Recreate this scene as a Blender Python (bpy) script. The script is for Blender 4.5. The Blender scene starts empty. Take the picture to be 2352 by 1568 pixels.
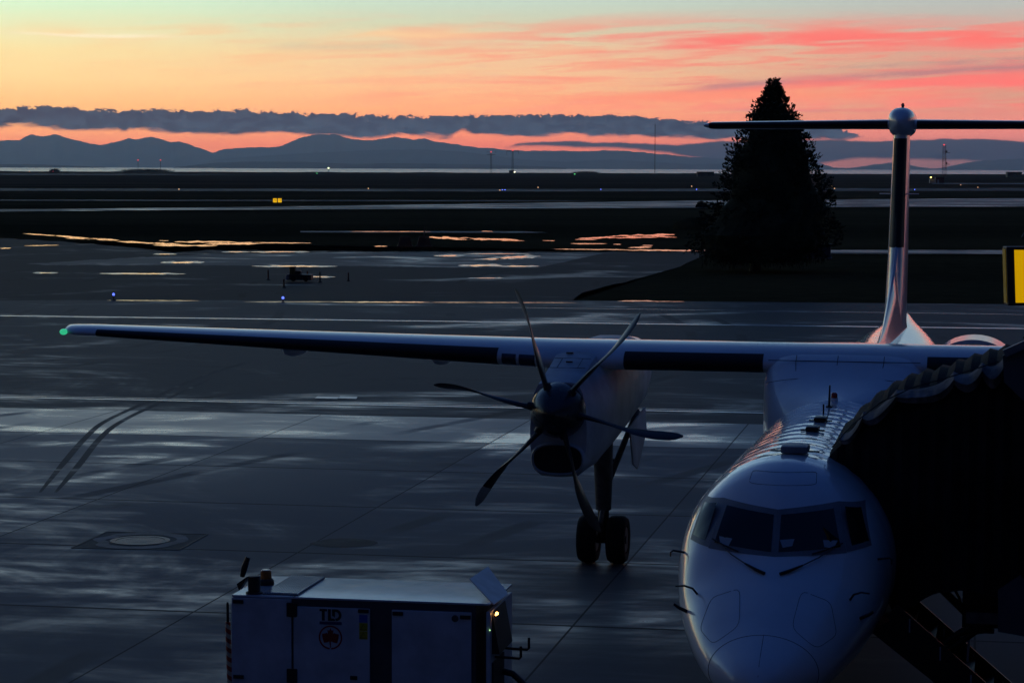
import bpy, bmesh, math, random
from mathutils import Vector, Matrix, noise as mnoise
R = math.radians
SC = bpy.context.scene
COL = SC.collection

# ---------------------------------------------------------------- camera
FPX, HCAM, PITCH, ROLL = 5646.6, 6.9813, 4.02676, 0.17      # focal length in pixels of a 2352 wide frame, eye height, tilt, roll
cd = bpy.data.cameras.new('camera'); cam = bpy.data.objects.new('camera', cd); COL.objects.link(cam)
cd.sensor_width = 36.0; cd.lens = 36.0 * FPX / 2352.0
cd.clip_start = 0.5; cd.clip_end = 300000
cam.matrix_world = Matrix.Translation((0, 0, HCAM)) @ Matrix.Rotation(R(90 - PITCH), 4, 'X') @ Matrix.Rotation(R(ROLL), 4, 'Z')
SC.camera = cam
SC.view_settings.view_transform = 'Standard'; SC.view_settings.look = 'None'
SC.view_settings.exposure = 0.0; SC.view_settings.gamma = 1.0
SC.cycles.use_denoising = True
SC.cycles.max_bounces = 8; SC.cycles.volume_bounces = 3
SC.cycles.sample_clamp_indirect = 4.0

def ray(px, py):
    u, v = px - 1176.0, py - 784.0
    c, s = math.cos(R(ROLL)), math.sin(R(ROLL))
    u, v = u * c + v * s, -u * s + v * c
    x, y, z = u / FPX, 1.0, -v / FPX
    cp, sp = math.cos(R(PITCH)), math.sin(R(PITCH))
    return Vector((x, y * cp + z * sp, -y * sp + z * cp))
def g(px, py, z=0.0):                       # where the line of sight meets the ground
    d = ray(px, py); return Vector((0, 0, HCAM)) + d * ((z - HCAM) / d.z)
def at(px, py, Y):
    d = ray(px, py); return Vector((0, 0, HCAM)) + d * (Y / d.y)

def lin(c):
    return tuple(((v / 255 / 12.92) if v / 255 <= 0.04045 else ((v / 255 + 0.055) / 1.055) ** 2.4) for v in c[:3]) + (1.0,)

# ---------------------------------------------------------------- node helper
class NT:
    def __init__(s, nt):
        s.nt = nt; s.n = nt.nodes; s.l = nt.links
    def node(s, t, **kw):
        n = s.n.new(t)
        for k, v in kw.items(): setattr(n, k, v)
        return n
    def put(s, sock, v):
        if hasattr(v, 'links') or hasattr(v, 'is_linked'): s.l.new(v, sock)
        elif v is not None: sock.default_value = v
    def m(s, op, a, b=None, c=None, clamp=False):
        n = s.n.new('ShaderNodeMath'); n.operation = op; n.use_clamp = clamp
        s.put(n.inputs[0], a); s.put(n.inputs[1], b); s.put(n.inputs[2], c)
        return n.outputs[0]
    def ss(s, x, lo, hi, a=0.0, b=1.0):
        n = s.n.new('ShaderNodeMapRange'); n.interpolation_type = 'SMOOTHSTEP'
        s.put(n.inputs[0], x); s.put(n.inputs[1], lo); s.put(n.inputs[2], hi); n.inputs[3].default_value = a; n.inputs[4].default_value = b
        return n.outputs[0]
    def xyz(s, x, y, z=0.0):
        n = s.n.new('ShaderNodeCombineXYZ')
        for i, v in enumerate((x, y, z)): s.put(n.inputs[i], v)
        return n.outputs[0]
    def sep(s, v):
        n = s.n.new('ShaderNodeSeparateXYZ'); s.l.new(v, n.inputs[0]); return n.outputs
    def noise(s, vec, scale=1.0, detail=5.0, rough=0.55, dist=0.0, col=False):
        n = s.n.new('ShaderNodeTexNoise'); s.put(n.inputs['Vector'], vec)
        n.inputs['Scale'].default_value = scale; n.inputs['Detail'].default_value = detail
        n.inputs['Roughness'].default_value = rough; n.inputs['Distortion'].default_value = dist
        return n.outputs[1 if col else 0]
    def ramp(s, f, stops, interp='LINEAR'):
        n = s.n.new('ShaderNodeValToRGB'); r = n.color_ramp; r.interpolation = interp
        while len(r.elements) > 1: r.elements.remove(r.elements[-1])
        r.elements[0].position = stops[0][0]; r.elements[0].color = stops[0][1]
        for p, c in stops[1:]:
            e = r.elements.new(p); e.color = c
        s.put(n.inputs[0], f); return n.outputs[0]
    def curve(s, x, x0, x1, pts, y0, y1):           # a table of numbers, linear in between
        f = s.m('DIVIDE', s.m('SUBTRACT', x, x0), x1 - x0, clamp=True)
        st = [((px - x0) / (x1 - x0), ((py - y0) / (y1 - y0),) * 3 + (1,)) for px, py in pts]
        c = s.ramp(f, st)
        return s.m('ADD', s.m('MULTIPLY', c, y1 - y0), y0)
    def mix(s, f, a, b, mode='MIX'):
        n = s.n.new('ShaderNodeMix'); n.data_type = 'RGBA'; n.blend_type = mode
        s.put(n.inputs[0], f); s.put(n.inputs[6], a); s.put(n.inputs[7], b); return n.outputs[2]
    def mixf(s, f, a, b):
        n = s.n.new('ShaderNodeMix'); n.data_type = 'FLOAT'
        s.put(n.inputs[0], f); s.put(n.inputs[2], a); s.put(n.inputs[3], b); return n.outputs[0]

# ---------------------------------------------------------------- sky: dusk, the sun has set ahead and to the left
SUN_AZ, SUN_EL = -14.0, -1.0
HAZE = 2.8e-5
W = bpy.data.worlds.new('World'); SC.world = W; W.use_nodes = True
w = NT(W.node_tree); bg = W.node_tree.nodes['Background']
def build_sky():
    d = w.node('ShaderNodeTexCoord').outputs['Generated']
    x, y, z = w.sep(d)
    el = w.m('MULTIPLY', w.m('ARCSINE', z), 57.29578)
    az = w.m('MULTIPLY', w.m('ARCTAN2', x, y), 57.29578)
    t = w.m('SQRT', w.m('DIVIDE', w.m('MAXIMUM', el, 0.0), 90.0))
    P = lambda e: math.sqrt(e / 90.0)
    def rp(rows): return w.ramp(t, [(P(e), lin(c)) for e, c in rows])
    left = rp([(0, (214, 104, 58)), (0.55, (240, 128, 68)), (0.95, (252, 160, 84)), (1.4, (255, 188, 108)), (2.0, (255, 214, 140)), (2.7, (250, 226, 158)),
               (3.3, (228, 240, 190)), (3.9, (212, 248, 210)), (5.5, (170, 206, 218)), (9, (152, 190, 214)), (14, (128, 164, 192)), (24, (70, 102, 150)), (45, (17, 46, 96)), (90, (15, 42, 92))])
    mid = rp([(0, (200, 92, 62)), (0.55, (226, 106, 66)), (0.95, (252, 134, 74)), (1.4, (255, 166, 104)), (2.0, (250, 188, 134)), (2.7, (238, 198, 152)),
              (3.3, (208, 206, 172)), (3.9, (194, 216, 198)), (5.5, (156, 194, 212)), (9, (136, 174, 204)), (14, (102, 140, 174)), (24, (48, 78, 128)), (45, (17, 46, 96)), (90, (15, 42, 92))])
    right = rp([(0, (100, 66, 66)), (0.3, (124, 76, 70)), (0.55, (190, 100, 80)), (0.95, (230, 124, 100)), (1.4, (222, 138, 110)), (2.0, (212, 152, 122)), (2.7, (212, 160, 136)),
                (3.3, (198, 176, 160)), (3.9, (180, 190, 184)), (5.5, (144, 176, 196)), (9, (114, 148, 182)), (14, (76, 110, 152)), (24, (38, 64, 114)), (45, (17, 46, 96)), (90, (15, 42, 92))])
    rear = rp([(0, (10, 13, 24)), (8, (11, 15, 30)), (18, (8, 20, 46)), (32, (10, 33, 78)), (55, (14, 42, 94)), (90, (15, 42, 92))])
    far_left = rp([(0, (236, 186, 122)), (0.6, (252, 204, 136)), (1.2, (255, 220, 152)), (2.2, (255, 224, 156)), (3.8, (226, 240, 206)), (6, (186, 214, 212)), (9, (164, 198, 208)), (14, (120, 156, 186)), (24, (62, 94, 144)), (45, (17, 46, 96)), (90, (15, 42, 92))])
    left = w.mix(w.ss(az, -40.0, -15.0), far_left, left)
    c = w.mix(w.ss(az, -13.0, 1.0), left, mid)
    c = w.mix(w.ss(az, -1.0, 11.5), c, right)
    # --- high cirrus lit from below
    ve = w.xyz(w.m('MULTIPLY', az, 0.16), w.m('SUBTRACT', w.m('MULTIPLY', el, 1.5), w.m('MULTIPLY', az, 0.04)), 3.1)
    n1 = w.noise(ve, 1.0, 7, 0.58, 0.6)
    vf = w.xyz(w.m('MULTIPLY', az, 0.30), w.m('SUBTRACT', w.m('MULTIPLY', el, 4.0), w.m('MULTIPLY', az, 0.16)), 9.7)
    n2 = w.noise(vf, 1.0, 6, 0.55, 0.4)
    band = w.m('MULTIPLY', w.ss(el, 0.9, 1.6), w.ss(el, 3.75, 3.0))
    pinkness = w.m('MULTIPLY', band, w.ss(w.m('ADD', w.m('MULTIPLY', n1, 0.55), w.m('MULTIPLY', n2, 0.45)), 0.46, 0.61))
    pinkness = w.m('MULTIPLY', pinkness, w.ss(az, -13.0, 7.0, 0.25, 1.0))
    pink = w.mix(w.ss(az, -10.0, 5.0), lin((255, 186, 126)), lin((255, 116, 102)))
    c = w.mix(w.m('MULTIPLY', pinkness, 0.8), c, pink)
    n3 = w.noise(w.xyz(w.m('MULTIPLY', az, 0.55), w.m('SUBTRACT', w.m('MULTIPLY', el, 8.5), w.m('MULTIPLY', az, 0.30)), 5.3), 1.0, 7, 0.6, 0.8)
    fine = w.m('MULTIPLY', w.m('MULTIPLY', w.ss(el, 1.0, 1.5), w.ss(el, 3.5, 2.6)), w.ss(az, -8.0, 6.0, 0.2, 1.0))
    c = w.mix(w.m('MULTIPLY', w.m('MULTIPLY', fine, w.ss(n3, 0.50, 0.62)), 0.55), c, w.mix(w.ss(az, -6.0, 5.0), lin((255, 176, 116)), lin((255, 118, 98))))
    c = w.mix(w.m('MULTIPLY', w.m('MULTIPLY', fine, w.ss(n3, 0.46, 0.34)), 0.35), c, lin((206, 176, 142)))
    # bright band high on the right, the blush bars below it, the mauve bar between them
    def bar(a0, e0, slope, th, lo, hi, amt, colr, cin, nn):
        line = w.m('ADD', w.m('MULTIPLY', w.m('SUBTRACT', az, a0), slope), e0)
        wob = w.m('MULTIPLY', w.m('SUBTRACT', n1, 0.5), 0.5)
        q = w.m('DIVIDE', w.m('SUBTRACT', w.m('ADD', el, wob), line), th)
        k = w.m('EXPONENT', w.m('MULTIPLY', w.m('MULTIPLY', q, q), -1.0))
        k = w.m('MULTIPLY', k, w.m('MULTIPLY', w.ss(az, lo[0], lo[1]), w.ss(az, hi[1], hi[0])))
        k = w.m('MULTIPLY', w.m('MULTIPLY', k, w.ss(nn, 0.36, 0.58)), amt)
        return w.mix(k, cin, lin(colr))
    c = bar(8, 2.95, 0.0, 0.30, (-2, 6), (40, 60), 1.0, (255, 112, 100), c, n2)
    c = bar(10, 2.0, 0.02, 0.20, (3, 8), (40, 60), 0.9, (255, 110, 98), c, n2)
    c = bar(0, 1.65, 0.015, 0.22, (-6, 0), (6, 12), 0.7, (255, 138, 96), c, n1)
    c = bar(-8, 3.05, 0.012, 0.12, (-13, -9), (-3, 1), 0.75, (255, 206, 150), c, n2)
    c = bar(-10.5, 3.0, 0.0, 0.05, (-16, -12), (-9, -7), 0.8, (255, 240, 200), c, n1)
    c = bar(-4, 2.82, 0.0, 0.09, (-7, -5), (-3, -1), 0.6, (205, 200, 160), c, n2)
    c = bar(5.5, 2.0, 0.06, 0.075, (1, 5), (12, 16), 0.75, (172, 116, 120), c, n1)
    c = bar(9, 1.30, -0.01, 0.035, (4.5, 5.5), (10.5, 11.5), 0.8, (160, 108, 116), c, n1)
    c = bar(9.5, 2.40, 0.05, 0.05, (6, 9), (14, 16), 0.7, (168, 118, 124), c, n1)
    # --- the slate cloud bank above the hills
    va = w.xyz(w.m('MULTIPLY', az, 1.0), w.m('MULTIPLY', el, 1.7), 0.4)
    e1 = w.noise(va, 1.5, 8, 0.62, 0.2); e2 = w.noise(va, 3.3, 6, 0.6, 0.5)
    vb = w.xyz(w.m('MULTIPLY', az, 0.8), w.m('MULTIPLY', el, 2.4), 7.4)
    e3 = w.noise(vb, 1.6, 7, 0.6, 0.6)
    K = 57.29578 / FPX
    A = lambda px: (px - 1176) * K
    E = lambda px, py: (386.5 + (px - 1176) * 0.00297 - py) * K
    def tab(pts): return w.curve(az, -14.0, 14.0, [(-14.0, E(pts[0][0], pts[0][1]))] + [(A(p), E(p, q)) for p, q in pts] + [(14.0, E(pts[-1][0], pts[-1][1]))], 0.0, 1.6)
    top = tab([(0, 252), (120, 250), (200, 257), (330, 261), (390, 254), (480, 262), (600, 258), (700, 264), (830, 268), (960, 272), (1090, 269), (1250, 268), (1340, 270), (1440, 268), (1540, 278), (1620, 285), (1700, 292), (1800, 296), (1900, 300), (1960, 312), (2040, 330)])
    bot = tab([(0, 291), (100, 292), (200, 299), (320, 298), (420, 304), (520, 310), (620, 303), (740, 311), (830, 319), (900, 308), (1030, 316), (1060, 300), (1120, 311), (1240, 313), (1330, 308), (1440, 314), (1560, 315), (1660, 320), (1800, 318), (1920, 320), (1990, 314), (2040, 326)])
    puff = w.m('SUBTRACT', 1.0, w.m('ABSOLUTE', w.m('SUBTRACT', w.m('MULTIPLY', w.noise(w.xyz(w.m('MULTIPLY', az, 2.6), w.m('MULTIPLY', el, 4.2), 2.2), 1.0, 6, 0.62, 0.5), 2.0), 1.0)))
    up = w.m('SUBTRACT', w.m('ADD', top, w.m('ADD', w.m('MULTIPLY', w.m('SUBTRACT', e1, 0.5), 0.20), w.m('ADD', w.m('MULTIPLY', w.m('SUBTRACT', puff, 0.75), 0.26), w.m('MULTIPLY', w.m('SUBTRACT', e2, 0.5), 0.16)))), el)
    dn = w.m('SUBTRACT', el, w.m('ADD', bot, w.m('MULTIPLY', w.m('SUBTRACT', e3, 0.5), 0.30)))
    k1 = w.m('MULTIPLY', w.ss(up, -0.008, 0.03), w.ss(dn, -0.06, 0.05))
    body = w.mix(w.ss(dn, 0.0, 0.42), lin((0, 10, 30)), lin((4, 26, 48)))
    body = w.mix(w.ss(w.noise(va, 2.6, 7, 0.62, 0.4), 0.42, 0.60, 0.0, 0.9), body, lin((34, 50, 66)))
    c = w.mix(w.m('MULTIPLY', k1, 1.0), c, body)
    # --- the lower, softer deck to the right
    top2 = tab([(0, 420), (1080, 420), (1140, 345), (1200, 327), (1300, 322), (1380, 325), (1480, 326), (1560, 332), (1650, 322), (1750, 326), (1900, 320), (1980, 324), (2060, 322), (2160, 318), (2260, 321), (2352, 326)])
    bot2 = tab([(0, 430), (1080, 425), (1140, 340), (1200, 334), (1300, 338), (1400, 340), (1480, 345), (1560, 356), (1650, 372), (1760, 385), (1880, 374), (1960, 364), (2060, 366), (2120, 367), (2200, 368), (2260, 372), (2352, 378)])
    up2 = w.m('SUBTRACT', w.m('ADD', top2, w.m('MULTIPLY', w.m('SUBTRACT', e1, 0.5), 0.14)), el)
    dn2 = w.m('SUBTRACT', el, w.m('ADD', bot2, w.m('MULTIPLY', w.m('SUBTRACT', e3, 0.5), 0.10)))
    k2 = w.m('MULTIPLY', w.ss(up2, -0.01, 0.05), w.ss(dn2, -0.05, 0.05))
    body2 = w.mix(w.ss(up2, 0.0, 0.3), lin((4, 18, 32)), lin((0, 8, 26)))
    c = w.mix(w.m('MULTIPLY', k2, 0.99), c, body2)
    # --- away from the sunset the sky is dark blue
    away = w.m('COSINE', w.m('MULTIPLY', w.m('SUBTRACT', az, SUN_AZ), math.pi / 180))
    c = w.mix(w.ss(away, 0.90, 0.12), c, rear)
    # the sea air in front of the low sky takes light from it: the sky behind is that much brighter
    path = w.m('MINIMUM', w.m('DIVIDE', 773.0, w.m('MAXIMUM', z, 0.0005)), 60000.0)
    gain = w.m('MULTIPLY', w.m('EXPONENT', w.m('MULTIPLY', path, HAZE)), 0.96)
    c = w.mix(1.0, c, w.xyz(gain, gain, gain), 'MULTIPLY')
    # a little of the physical twilight sky on top
    ns = w.node('ShaderNodeTexSky', sky_type='NISHITA'); ns.sun_disc = False
    ns.sun_elevation = R(SUN_EL); ns.sun_rotation = R(SUN_AZ); ns.altitude = 10
    c = w.mix(0.02, c, ns.outputs[0], 'ADD')
    w.l.new(c, bg.inputs[0]); bg.inputs[1].default_value = 1.0
build_sky()

sd = bpy.data.lights.new('afterglow', 'SUN'); sd.energy = 0.01; sd.angle = R(20); sd.color = (1.0, 0.66, 0.42)
sun = bpy.data.objects.new('afterglow', sd); COL.objects.link(sun)
sun.rotation_euler = (R(90 - 3), 0, R(180 + 14)); sun.location = (0, 0, 60)

# ---------------------------------------------------------------- mesh and material helpers
def tag(o, label=None, cat=None, group=None, kind=None):
    for k, v in (('label', label), ('category', cat), ('group', group), ('kind', kind)):
        if v: o[k] = v
    return o
def empty(name, loc=(0, 0, 0), rz=0.0, **kw):
    o = bpy.data.objects.new(name, None); COL.objects.link(o); o.location = loc; o.rotation_euler = (0, 0, rz)
    o.empty_display_size = 0.2
    return tag(o, **kw)

class MB:
    def __init__(s): s.v = []; s.f = []; s.mi = []; s.cur = 0
    def add(s, vs, fs):
        b = len(s.v); s.v += [Vector(p) for p in vs]; s.f += [[i + b for i in f] for f in fs]; s.mi += [s.cur] * len(fs); return s
    def box(s, c, d, M=None):
        c = Vector(c); h = Vector(d) / 2
        vs = [Vector((a * h.x, b * h.y, e * h.z)) for a in (-1, 1) for b in (-1, 1) for e in (-1, 1)]
        vs = [(M @ p if M else p) + c for p in vs]
        return s.add(vs, [(0, 1, 3, 2), (4, 6, 7, 5), (0, 4, 5, 1), (2, 3, 7, 6), (0, 2, 6, 4), (1, 5, 7, 3)])
    def bar(s, a, b, wd, ht):
        a, b = Vector(a), Vector(b); d = b - a
        return s.box((a + b) / 2, (wd, d.length, ht), d.to_track_quat('Y', 'Z').to_matrix())
    def loft(s, rings, closed=True, caps=True):
        n = len(rings[0]); vs = [p for r in rings for p in r]; fs = []
        for i in range(len(rings) - 1):
            for j in range(n if closed else n - 1):
                k = (j + 1) % n; fs.append((i * n + j, i * n + k, (i + 1) * n + k, (i + 1) * n + j))
        if caps and closed:
            fs.append(tuple(range(n))[::-1]); fs.append(tuple((len(rings) - 1) * n + j for j in range(n)))
        return s.add(vs, fs)
    def tube(s, pts, r, n=8, caps=True):
        pts = [Vector(p) for p in pts]; rings = []
        rr = r if isinstance(r, (list, tuple)) else [r] * len(pts)
        up = None
        for i, p in enumerate(pts):
            d = (pts[min(i + 1, len(pts) - 1)] - pts[max(i - 1, 0)]).normalized()
            if up is None: up = Vector((0, 0, 1)) if abs(d.z) < 0.9 else Vector((1, 0, 0))
            a = d.cross(up).normalized(); b = a.cross(d).normalized(); up = b
            rings.append([p + a * math.cos(q * 2 * math.pi / n) * rr[i] + b * math.sin(q * 2 * math.pi / n) * rr[i] for q in range(n)])
        return s.loft(rings, True, caps)
    def lathe(s, c, prof, axis='Z', n=24, caps=True):
        c = Vector(c); rings = []
        for h, r in prof:
            ring = []
            for q in range(n):
                a = 2 * math.pi * q / n; u, v = r * math.cos(a), r * math.sin(a)
                ring.append(c + (Vector((u, v, h)) if axis == 'Z' else Vector((u, h, v)) if axis == 'Y' else Vector((h, u, v))))
            rings.append(ring)
        return s.loft(rings, True, caps)
    def prism(s, poly, ext):                      # poly: 3D points of a flat outline, extruded by the vector ext
        a = [Vector(p) for p in poly]; e = Vector(ext); return s.loft([a, [p + e for p in a]], True, True)
    def sphere(s, c, r, n=10, m=6):
        r = Vector((r, r, r)) if not isinstance(r, (tuple, list, Vector)) else Vector(r); c = Vector(c)
        rings = []
        for i in range(m + 1):
            a = math.pi * (0.02 + 0.96 * i / m) - math.pi / 2
            rings.append([c + Vector((r.x * math.cos(a) * math.cos(2 * math.pi * j / n), r.y * math.cos(a) * math.sin(2 * math.pi * j / n), r.z * math.sin(a))) for j in range(n)])
        return s.loft(rings, True, True)
    def mesh(s, name, mats, smooth=None, bevel=0):
        me = bpy.data.meshes.new(name); me.from_pydata([tuple(p) for p in s.v], [], s.f)
        for m_ in (mats if isinstance(mats, (list, tuple)) else [mats]): me.materials.append(m_)
        me.polygons.foreach_set('material_index', s.mi)
        bm = bmesh.new(); bm.from_mesh(me)
        bmesh.ops.recalc_face_normals(bm, faces=bm.faces)
        if bevel: bmesh.ops.bevel(bm, geom=[e for e in bm.edges if len(e.link_faces) == 2 and e.calc_face_angle() > 0.6], offset=bevel, segments=2, affect='EDGES', profile=0.6, clamp_overlap=True)
        bm.to_mesh(me); bm.free()
        if smooth is not None:
            me.polygons.foreach_set('use_smooth', [True] * len(me.polygons))
            me.set_sharp_from_angle(angle=R(smooth))
        me.update(); return me
    def build(s, name, mats, parent=None, smooth=None, bevel=0, **kw):
        o = bpy.data.objects.new(name, s.mesh(name, mats, smooth, bevel)); COL.objects.link(o)
        if parent: o.parent = parent
        return tag(o, **kw)

MATS = {}
def mat(name, base, rough=0.5, metal=0.0, spec=0.5, coat=0.0, coat_rough=0.1, emit=None, estr=0.0, var=0.12, vscale=3.0, bump=0.0, bscale=20.0, trans=0.0, ior=1.45, rvar=0.08):
    m = bpy.data.materials.new(name); m.use_nodes = True; k = NT(m.node_tree); b = m.node_tree.nodes['Principled BSDF']
    tc = k.node('ShaderNodeTexCoord').outputs['Object']
    n = k.noise(tc, vscale, 5, 0.6)
    dark = tuple(v * (1 - var) for v in base[:3]) + (1,); lite = tuple(min(1, v * (1 + var)) for v in base[:3]) + (1,)
    k.l.new(k.mix(k.ss(n, 0.3, 0.7), dark, lite), b.inputs['Base Color'])
    k.l.new(k.m('ADD', k.m('MULTIPLY', k.m('SUBTRACT', n, 0.5), rvar * 2), rough, clamp=True), b.inputs['Roughness'])
    b.inputs['Metallic'].default_value = metal; b.inputs['Specular IOR Level'].default_value = spec; b.inputs['IOR'].default_value = ior
    b.inputs['Coat Weight'].default_value = coat; b.inputs['Coat Roughness'].default_value = coat_rough
    b.inputs['Transmission Weight'].default_value = trans
    if emit: b.inputs['Emission Color'].default_value = tuple(emit[:3]) + (1,); b.inputs['Emission Strength'].default_value = estr
    if bump:
        bp = k.node('ShaderNodeBump'); bp.inputs['Strength'].default_value = bump; bp.inputs['Distance'].default_value = 0.02
        k.l.new(k.noise(tc, bscale, 4, 0.6), bp.inputs['Height']); k.l.new(bp.outputs[0], b.inputs['Normal'])
    MATS[name] = m; return m

# ---------------------------------------------------------------- ground, pavement, water
GA = R(10.5)                                        # the slabs lie square to the parked aeroplane
def slab_uv(k, pos):
    x, y, z = k.sep(pos)
    u = k.m('SUBTRACT', k.m('MULTIPLY', x, math.cos(GA)), k.m('MULTIPLY', y, math.sin(GA)))
    v = k.m('ADD', k.m('MULTIPLY', x, math.sin(GA)), k.m('MULTIPLY', y, math.cos(GA)))
    return u, v
def pavement(name, base, r_dry, r_wet, wet_lo, wet_hi, scale, slabs=False, spec=0.5, streak=1.0):
    m = bpy.data.materials.new(name); m.use_nodes = True; k = NT(m.node_tree); b = m.node_tree.nodes['Principled BSDF']
    pos = k.node('ShaderNodeNewGeometry').outputs['Position']
    u, v = slab_uv(k, pos)
    uv = k.xyz(k.m('MULTIPLY', u, 0.75 / streak), v)
    big = k.noise(uv, scale, 8, 0.62, 1.7)
    fine = k.noise(k.xyz(k.m('MULTIPLY', u, 0.16), v), 1.9, 6, 0.68, 0.4)
    grit = k.noise(pos, 9.0, 4, 0.7)
    wet = k.ss(k.m('ADD', big, k.m('MULTIPLY', k.m('SUBTRACT', fine, 0.5), 0.40)), wet_lo, wet_hi)
    tone = k.m('ADD', 0.72, k.m('MULTIPLY', k.m('ADD', k.m('MULTIPLY', fine, 0.6), k.m('MULTIPLY', grit, 0.4)), 0.56))
    if slabs:
        cu = k.m('DIVIDE', k.m('ADD', u, 5.86), 6.05); cv = k.m('DIVIDE', k.m('SUBTRACT', v, 42.9), 6.1)
        iu, iv = k.m('FLOOR', cu), k.m('FLOOR', cv)
        wn = k.node('ShaderNodeTexWhiteNoise'); wn.noise_dimensions = '2D'; k.l.new(k.xyz(iu, iv), wn.inputs['Vector'])
        rnd = wn.outputs['Value']
        tone = k.m('MULTIPLY', tone, k.m('ADD', 0.8, k.m('MULTIPLY', rnd, 0.4)))
        # one lane of newer, smoother slabs runs right across
        lane = k.m('MULTIPLY', k.m('GREATER_THAN', iv, 2.5), k.m('LESS_THAN', iv, 3.5))
        tone = k.mixf(lane, tone, k.m('MULTIPLY', tone, 1.5))
        wet = k.m('ADD', k.m('MULTIPLY', wet, k.m('ADD', 0.75, k.m('MULTIPLY', rnd, 0.5))), k.m('ADD', k.m('MULTIPLY', lane, 0.34), k.m('MULTIPLY', k.m('MULTIPLY', k.ss(u, -9.0, -19.0), k.ss(v, 45.0, 54.0)), 0.20)), clamp=True)
        fu = k.m('ABSOLUTE', k.m('SUBTRACT', k.m('FRACT', cu), 0.5)); fv = k.m('ABSOLUTE', k.m('SUBTRACT', k.m('FRACT', cv), 0.5))
        jn = k.m('MAXIMUM', k.ss(fu, 0.4962, 0.4980), k.ss(fv, 0.4900, 0.4940))
    # rubber and oil stains, tyre tracks curving over the concrete
    st = k.ss(k.noise(k.xyz(k.m('MULTIPLY', u, 0.8), v, 5.0), 0.45, 4, 0.5, 0.3), 0.62, 0.76)
    tone = k.m('MULTIPLY', tone, k.m('SUBTRACT', 1.0, k.m('MULTIPLY', st, 0.45)))
    trk = k.m('ADD', u, k.m('MULTIPLY', k.m('SINE', k.m('MULTIPLY', v, 0.05)), 6.0))
    tl = k.m('ABSOLUTE', k.m('SUBTRACT', k.m('FRACT', k.m('MULTIPLY', trk, 0.095)), 0.5))
    tr = k.m('MULTIPLY', k.ss(k.m('ABSOLUTE', k.m('SUBTRACT', tl, 0.1)), 0.03, 0.012), k.ss(k.noise(k.xyz(u, v), 0.12, 3), 0.5, 0.62))
    tone = k.m('MULTIPLY', tone, k.m('SUBTRACT', 1.0, k.m('MULTIPLY', tr, 0.4)))
    wet = k.m('SUBTRACT', wet, k.m('MULTIPLY', tr, 0.35), clamp=True)
    col = k.mix(1.0, tuple(base) + (1,), k.xyz(tone, tone, tone), 'MULTIPLY')
    col = k.mix(wet, col, k.mix(1.0, col, (0.6, 0.62, 0.66, 1), 'MULTIPLY'))
    rough = k.mixf(wet, r_dry, r_wet)
    rough = k.m('ADD', rough, k.m('MULTIPLY', k.m('SUBTRACT', fine, 0.5), 0.10), clamp=True)
    if slabs:
        col = k.mix(k.m('MULTIPLY', jn, 0.75), col, (0.008, 0.008, 0.009, 1)); rough = k.mixf(k.m('MULTIPLY', jn, 0.8), rough, 0.7); wet = k.m('MULTIPLY', wet, k.m('SUBTRACT', 1.0, jn))
    k.l.new(col, b.inputs['Base Color']); k.l.new(rough, b.inputs['Roughness'])
    k.l.new(k.mixf(wet, spec * 0.16, spec), b.inputs['Specular IOR Level'])
    bp = k.node('ShaderNodeBump'); bp.inputs['Strength'].default_value = 0.25; bp.inputs['Distance'].default_value = 0.006
    k.l.new(grit, bp.inputs['Height']); k.l.new(bp.outputs[0], b.inputs['Normal'])
    return m
M_APRON = pavement('wet_concrete', (0.095, 0.105, 0.115), 0.62, 0.14, 0.44, 0.80, 0.15, True, 0.50)
M_ASPH = pavement('wet_asphalt', (0.040, 0.044, 0.046), 0.60, 0.17, 0.50, 0.78, 0.085, False, 0.36)
M_TAXI = pavement('taxiway_asphalt', (0.018, 0.020, 0.023), 0.66, 0.22, 0.54, 0.78, 0.06, False, 0.22)
M_FAR = pavement('far_pavement', (0.030, 0.031, 0.036), 0.60, 0.34, 0.5, 0.75, 0.03, False, 0.16)
M_STRIP = pavement('taxiway_concrete', (0.05, 0.053, 0.060), 0.55, 0.16, 0.50, 0.76, 0.09, False, 0.34)
M_RUN = pavement('runway_asphalt', (0.035, 0.036, 0.042), 0.50, 0.26, 0.45, 0.68, 0.035, False, 0.28)

def grass_mat():
    m = bpy.data.materials.new('mown_grass'); m.use_nodes = True; k = NT(m.node_tree); b = m.node_tree.nodes['Principled BSDF']
    pos = k.node('ShaderNodeNewGeometry').outputs['Position']
    x, y, z = k.sep(pos)
    a = k.noise(k.xyz(k.m('MULTIPLY', x, 0.2), y), 0.02, 7, 0.6, 0.5); c = k.noise(pos, 0.6, 5, 0.65)
    f = k.m('ADD', k.m('MULTIPLY', a, 0.65), k.m('MULTIPLY', c, 0.35))
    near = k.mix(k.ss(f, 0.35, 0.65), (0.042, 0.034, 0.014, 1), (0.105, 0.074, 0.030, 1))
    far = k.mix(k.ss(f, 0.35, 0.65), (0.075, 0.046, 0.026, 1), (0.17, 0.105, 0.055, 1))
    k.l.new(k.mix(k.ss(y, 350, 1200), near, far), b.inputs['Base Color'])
    b.inputs['Roughness'].default_value = 1.0; b.inputs['Specular IOR Level'].default_value = 0.0
    bp = k.node('ShaderNodeBump'); bp.inputs['Strength'].default_value = 0.6; bp.inputs['Distance'].default_value = 0.1
    k.l.new(c, bp.inputs['Height']); k.l.new(bp.outputs[0], b.inputs['Normal'])
    return m
M_GRASS = grass_mat()

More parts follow.
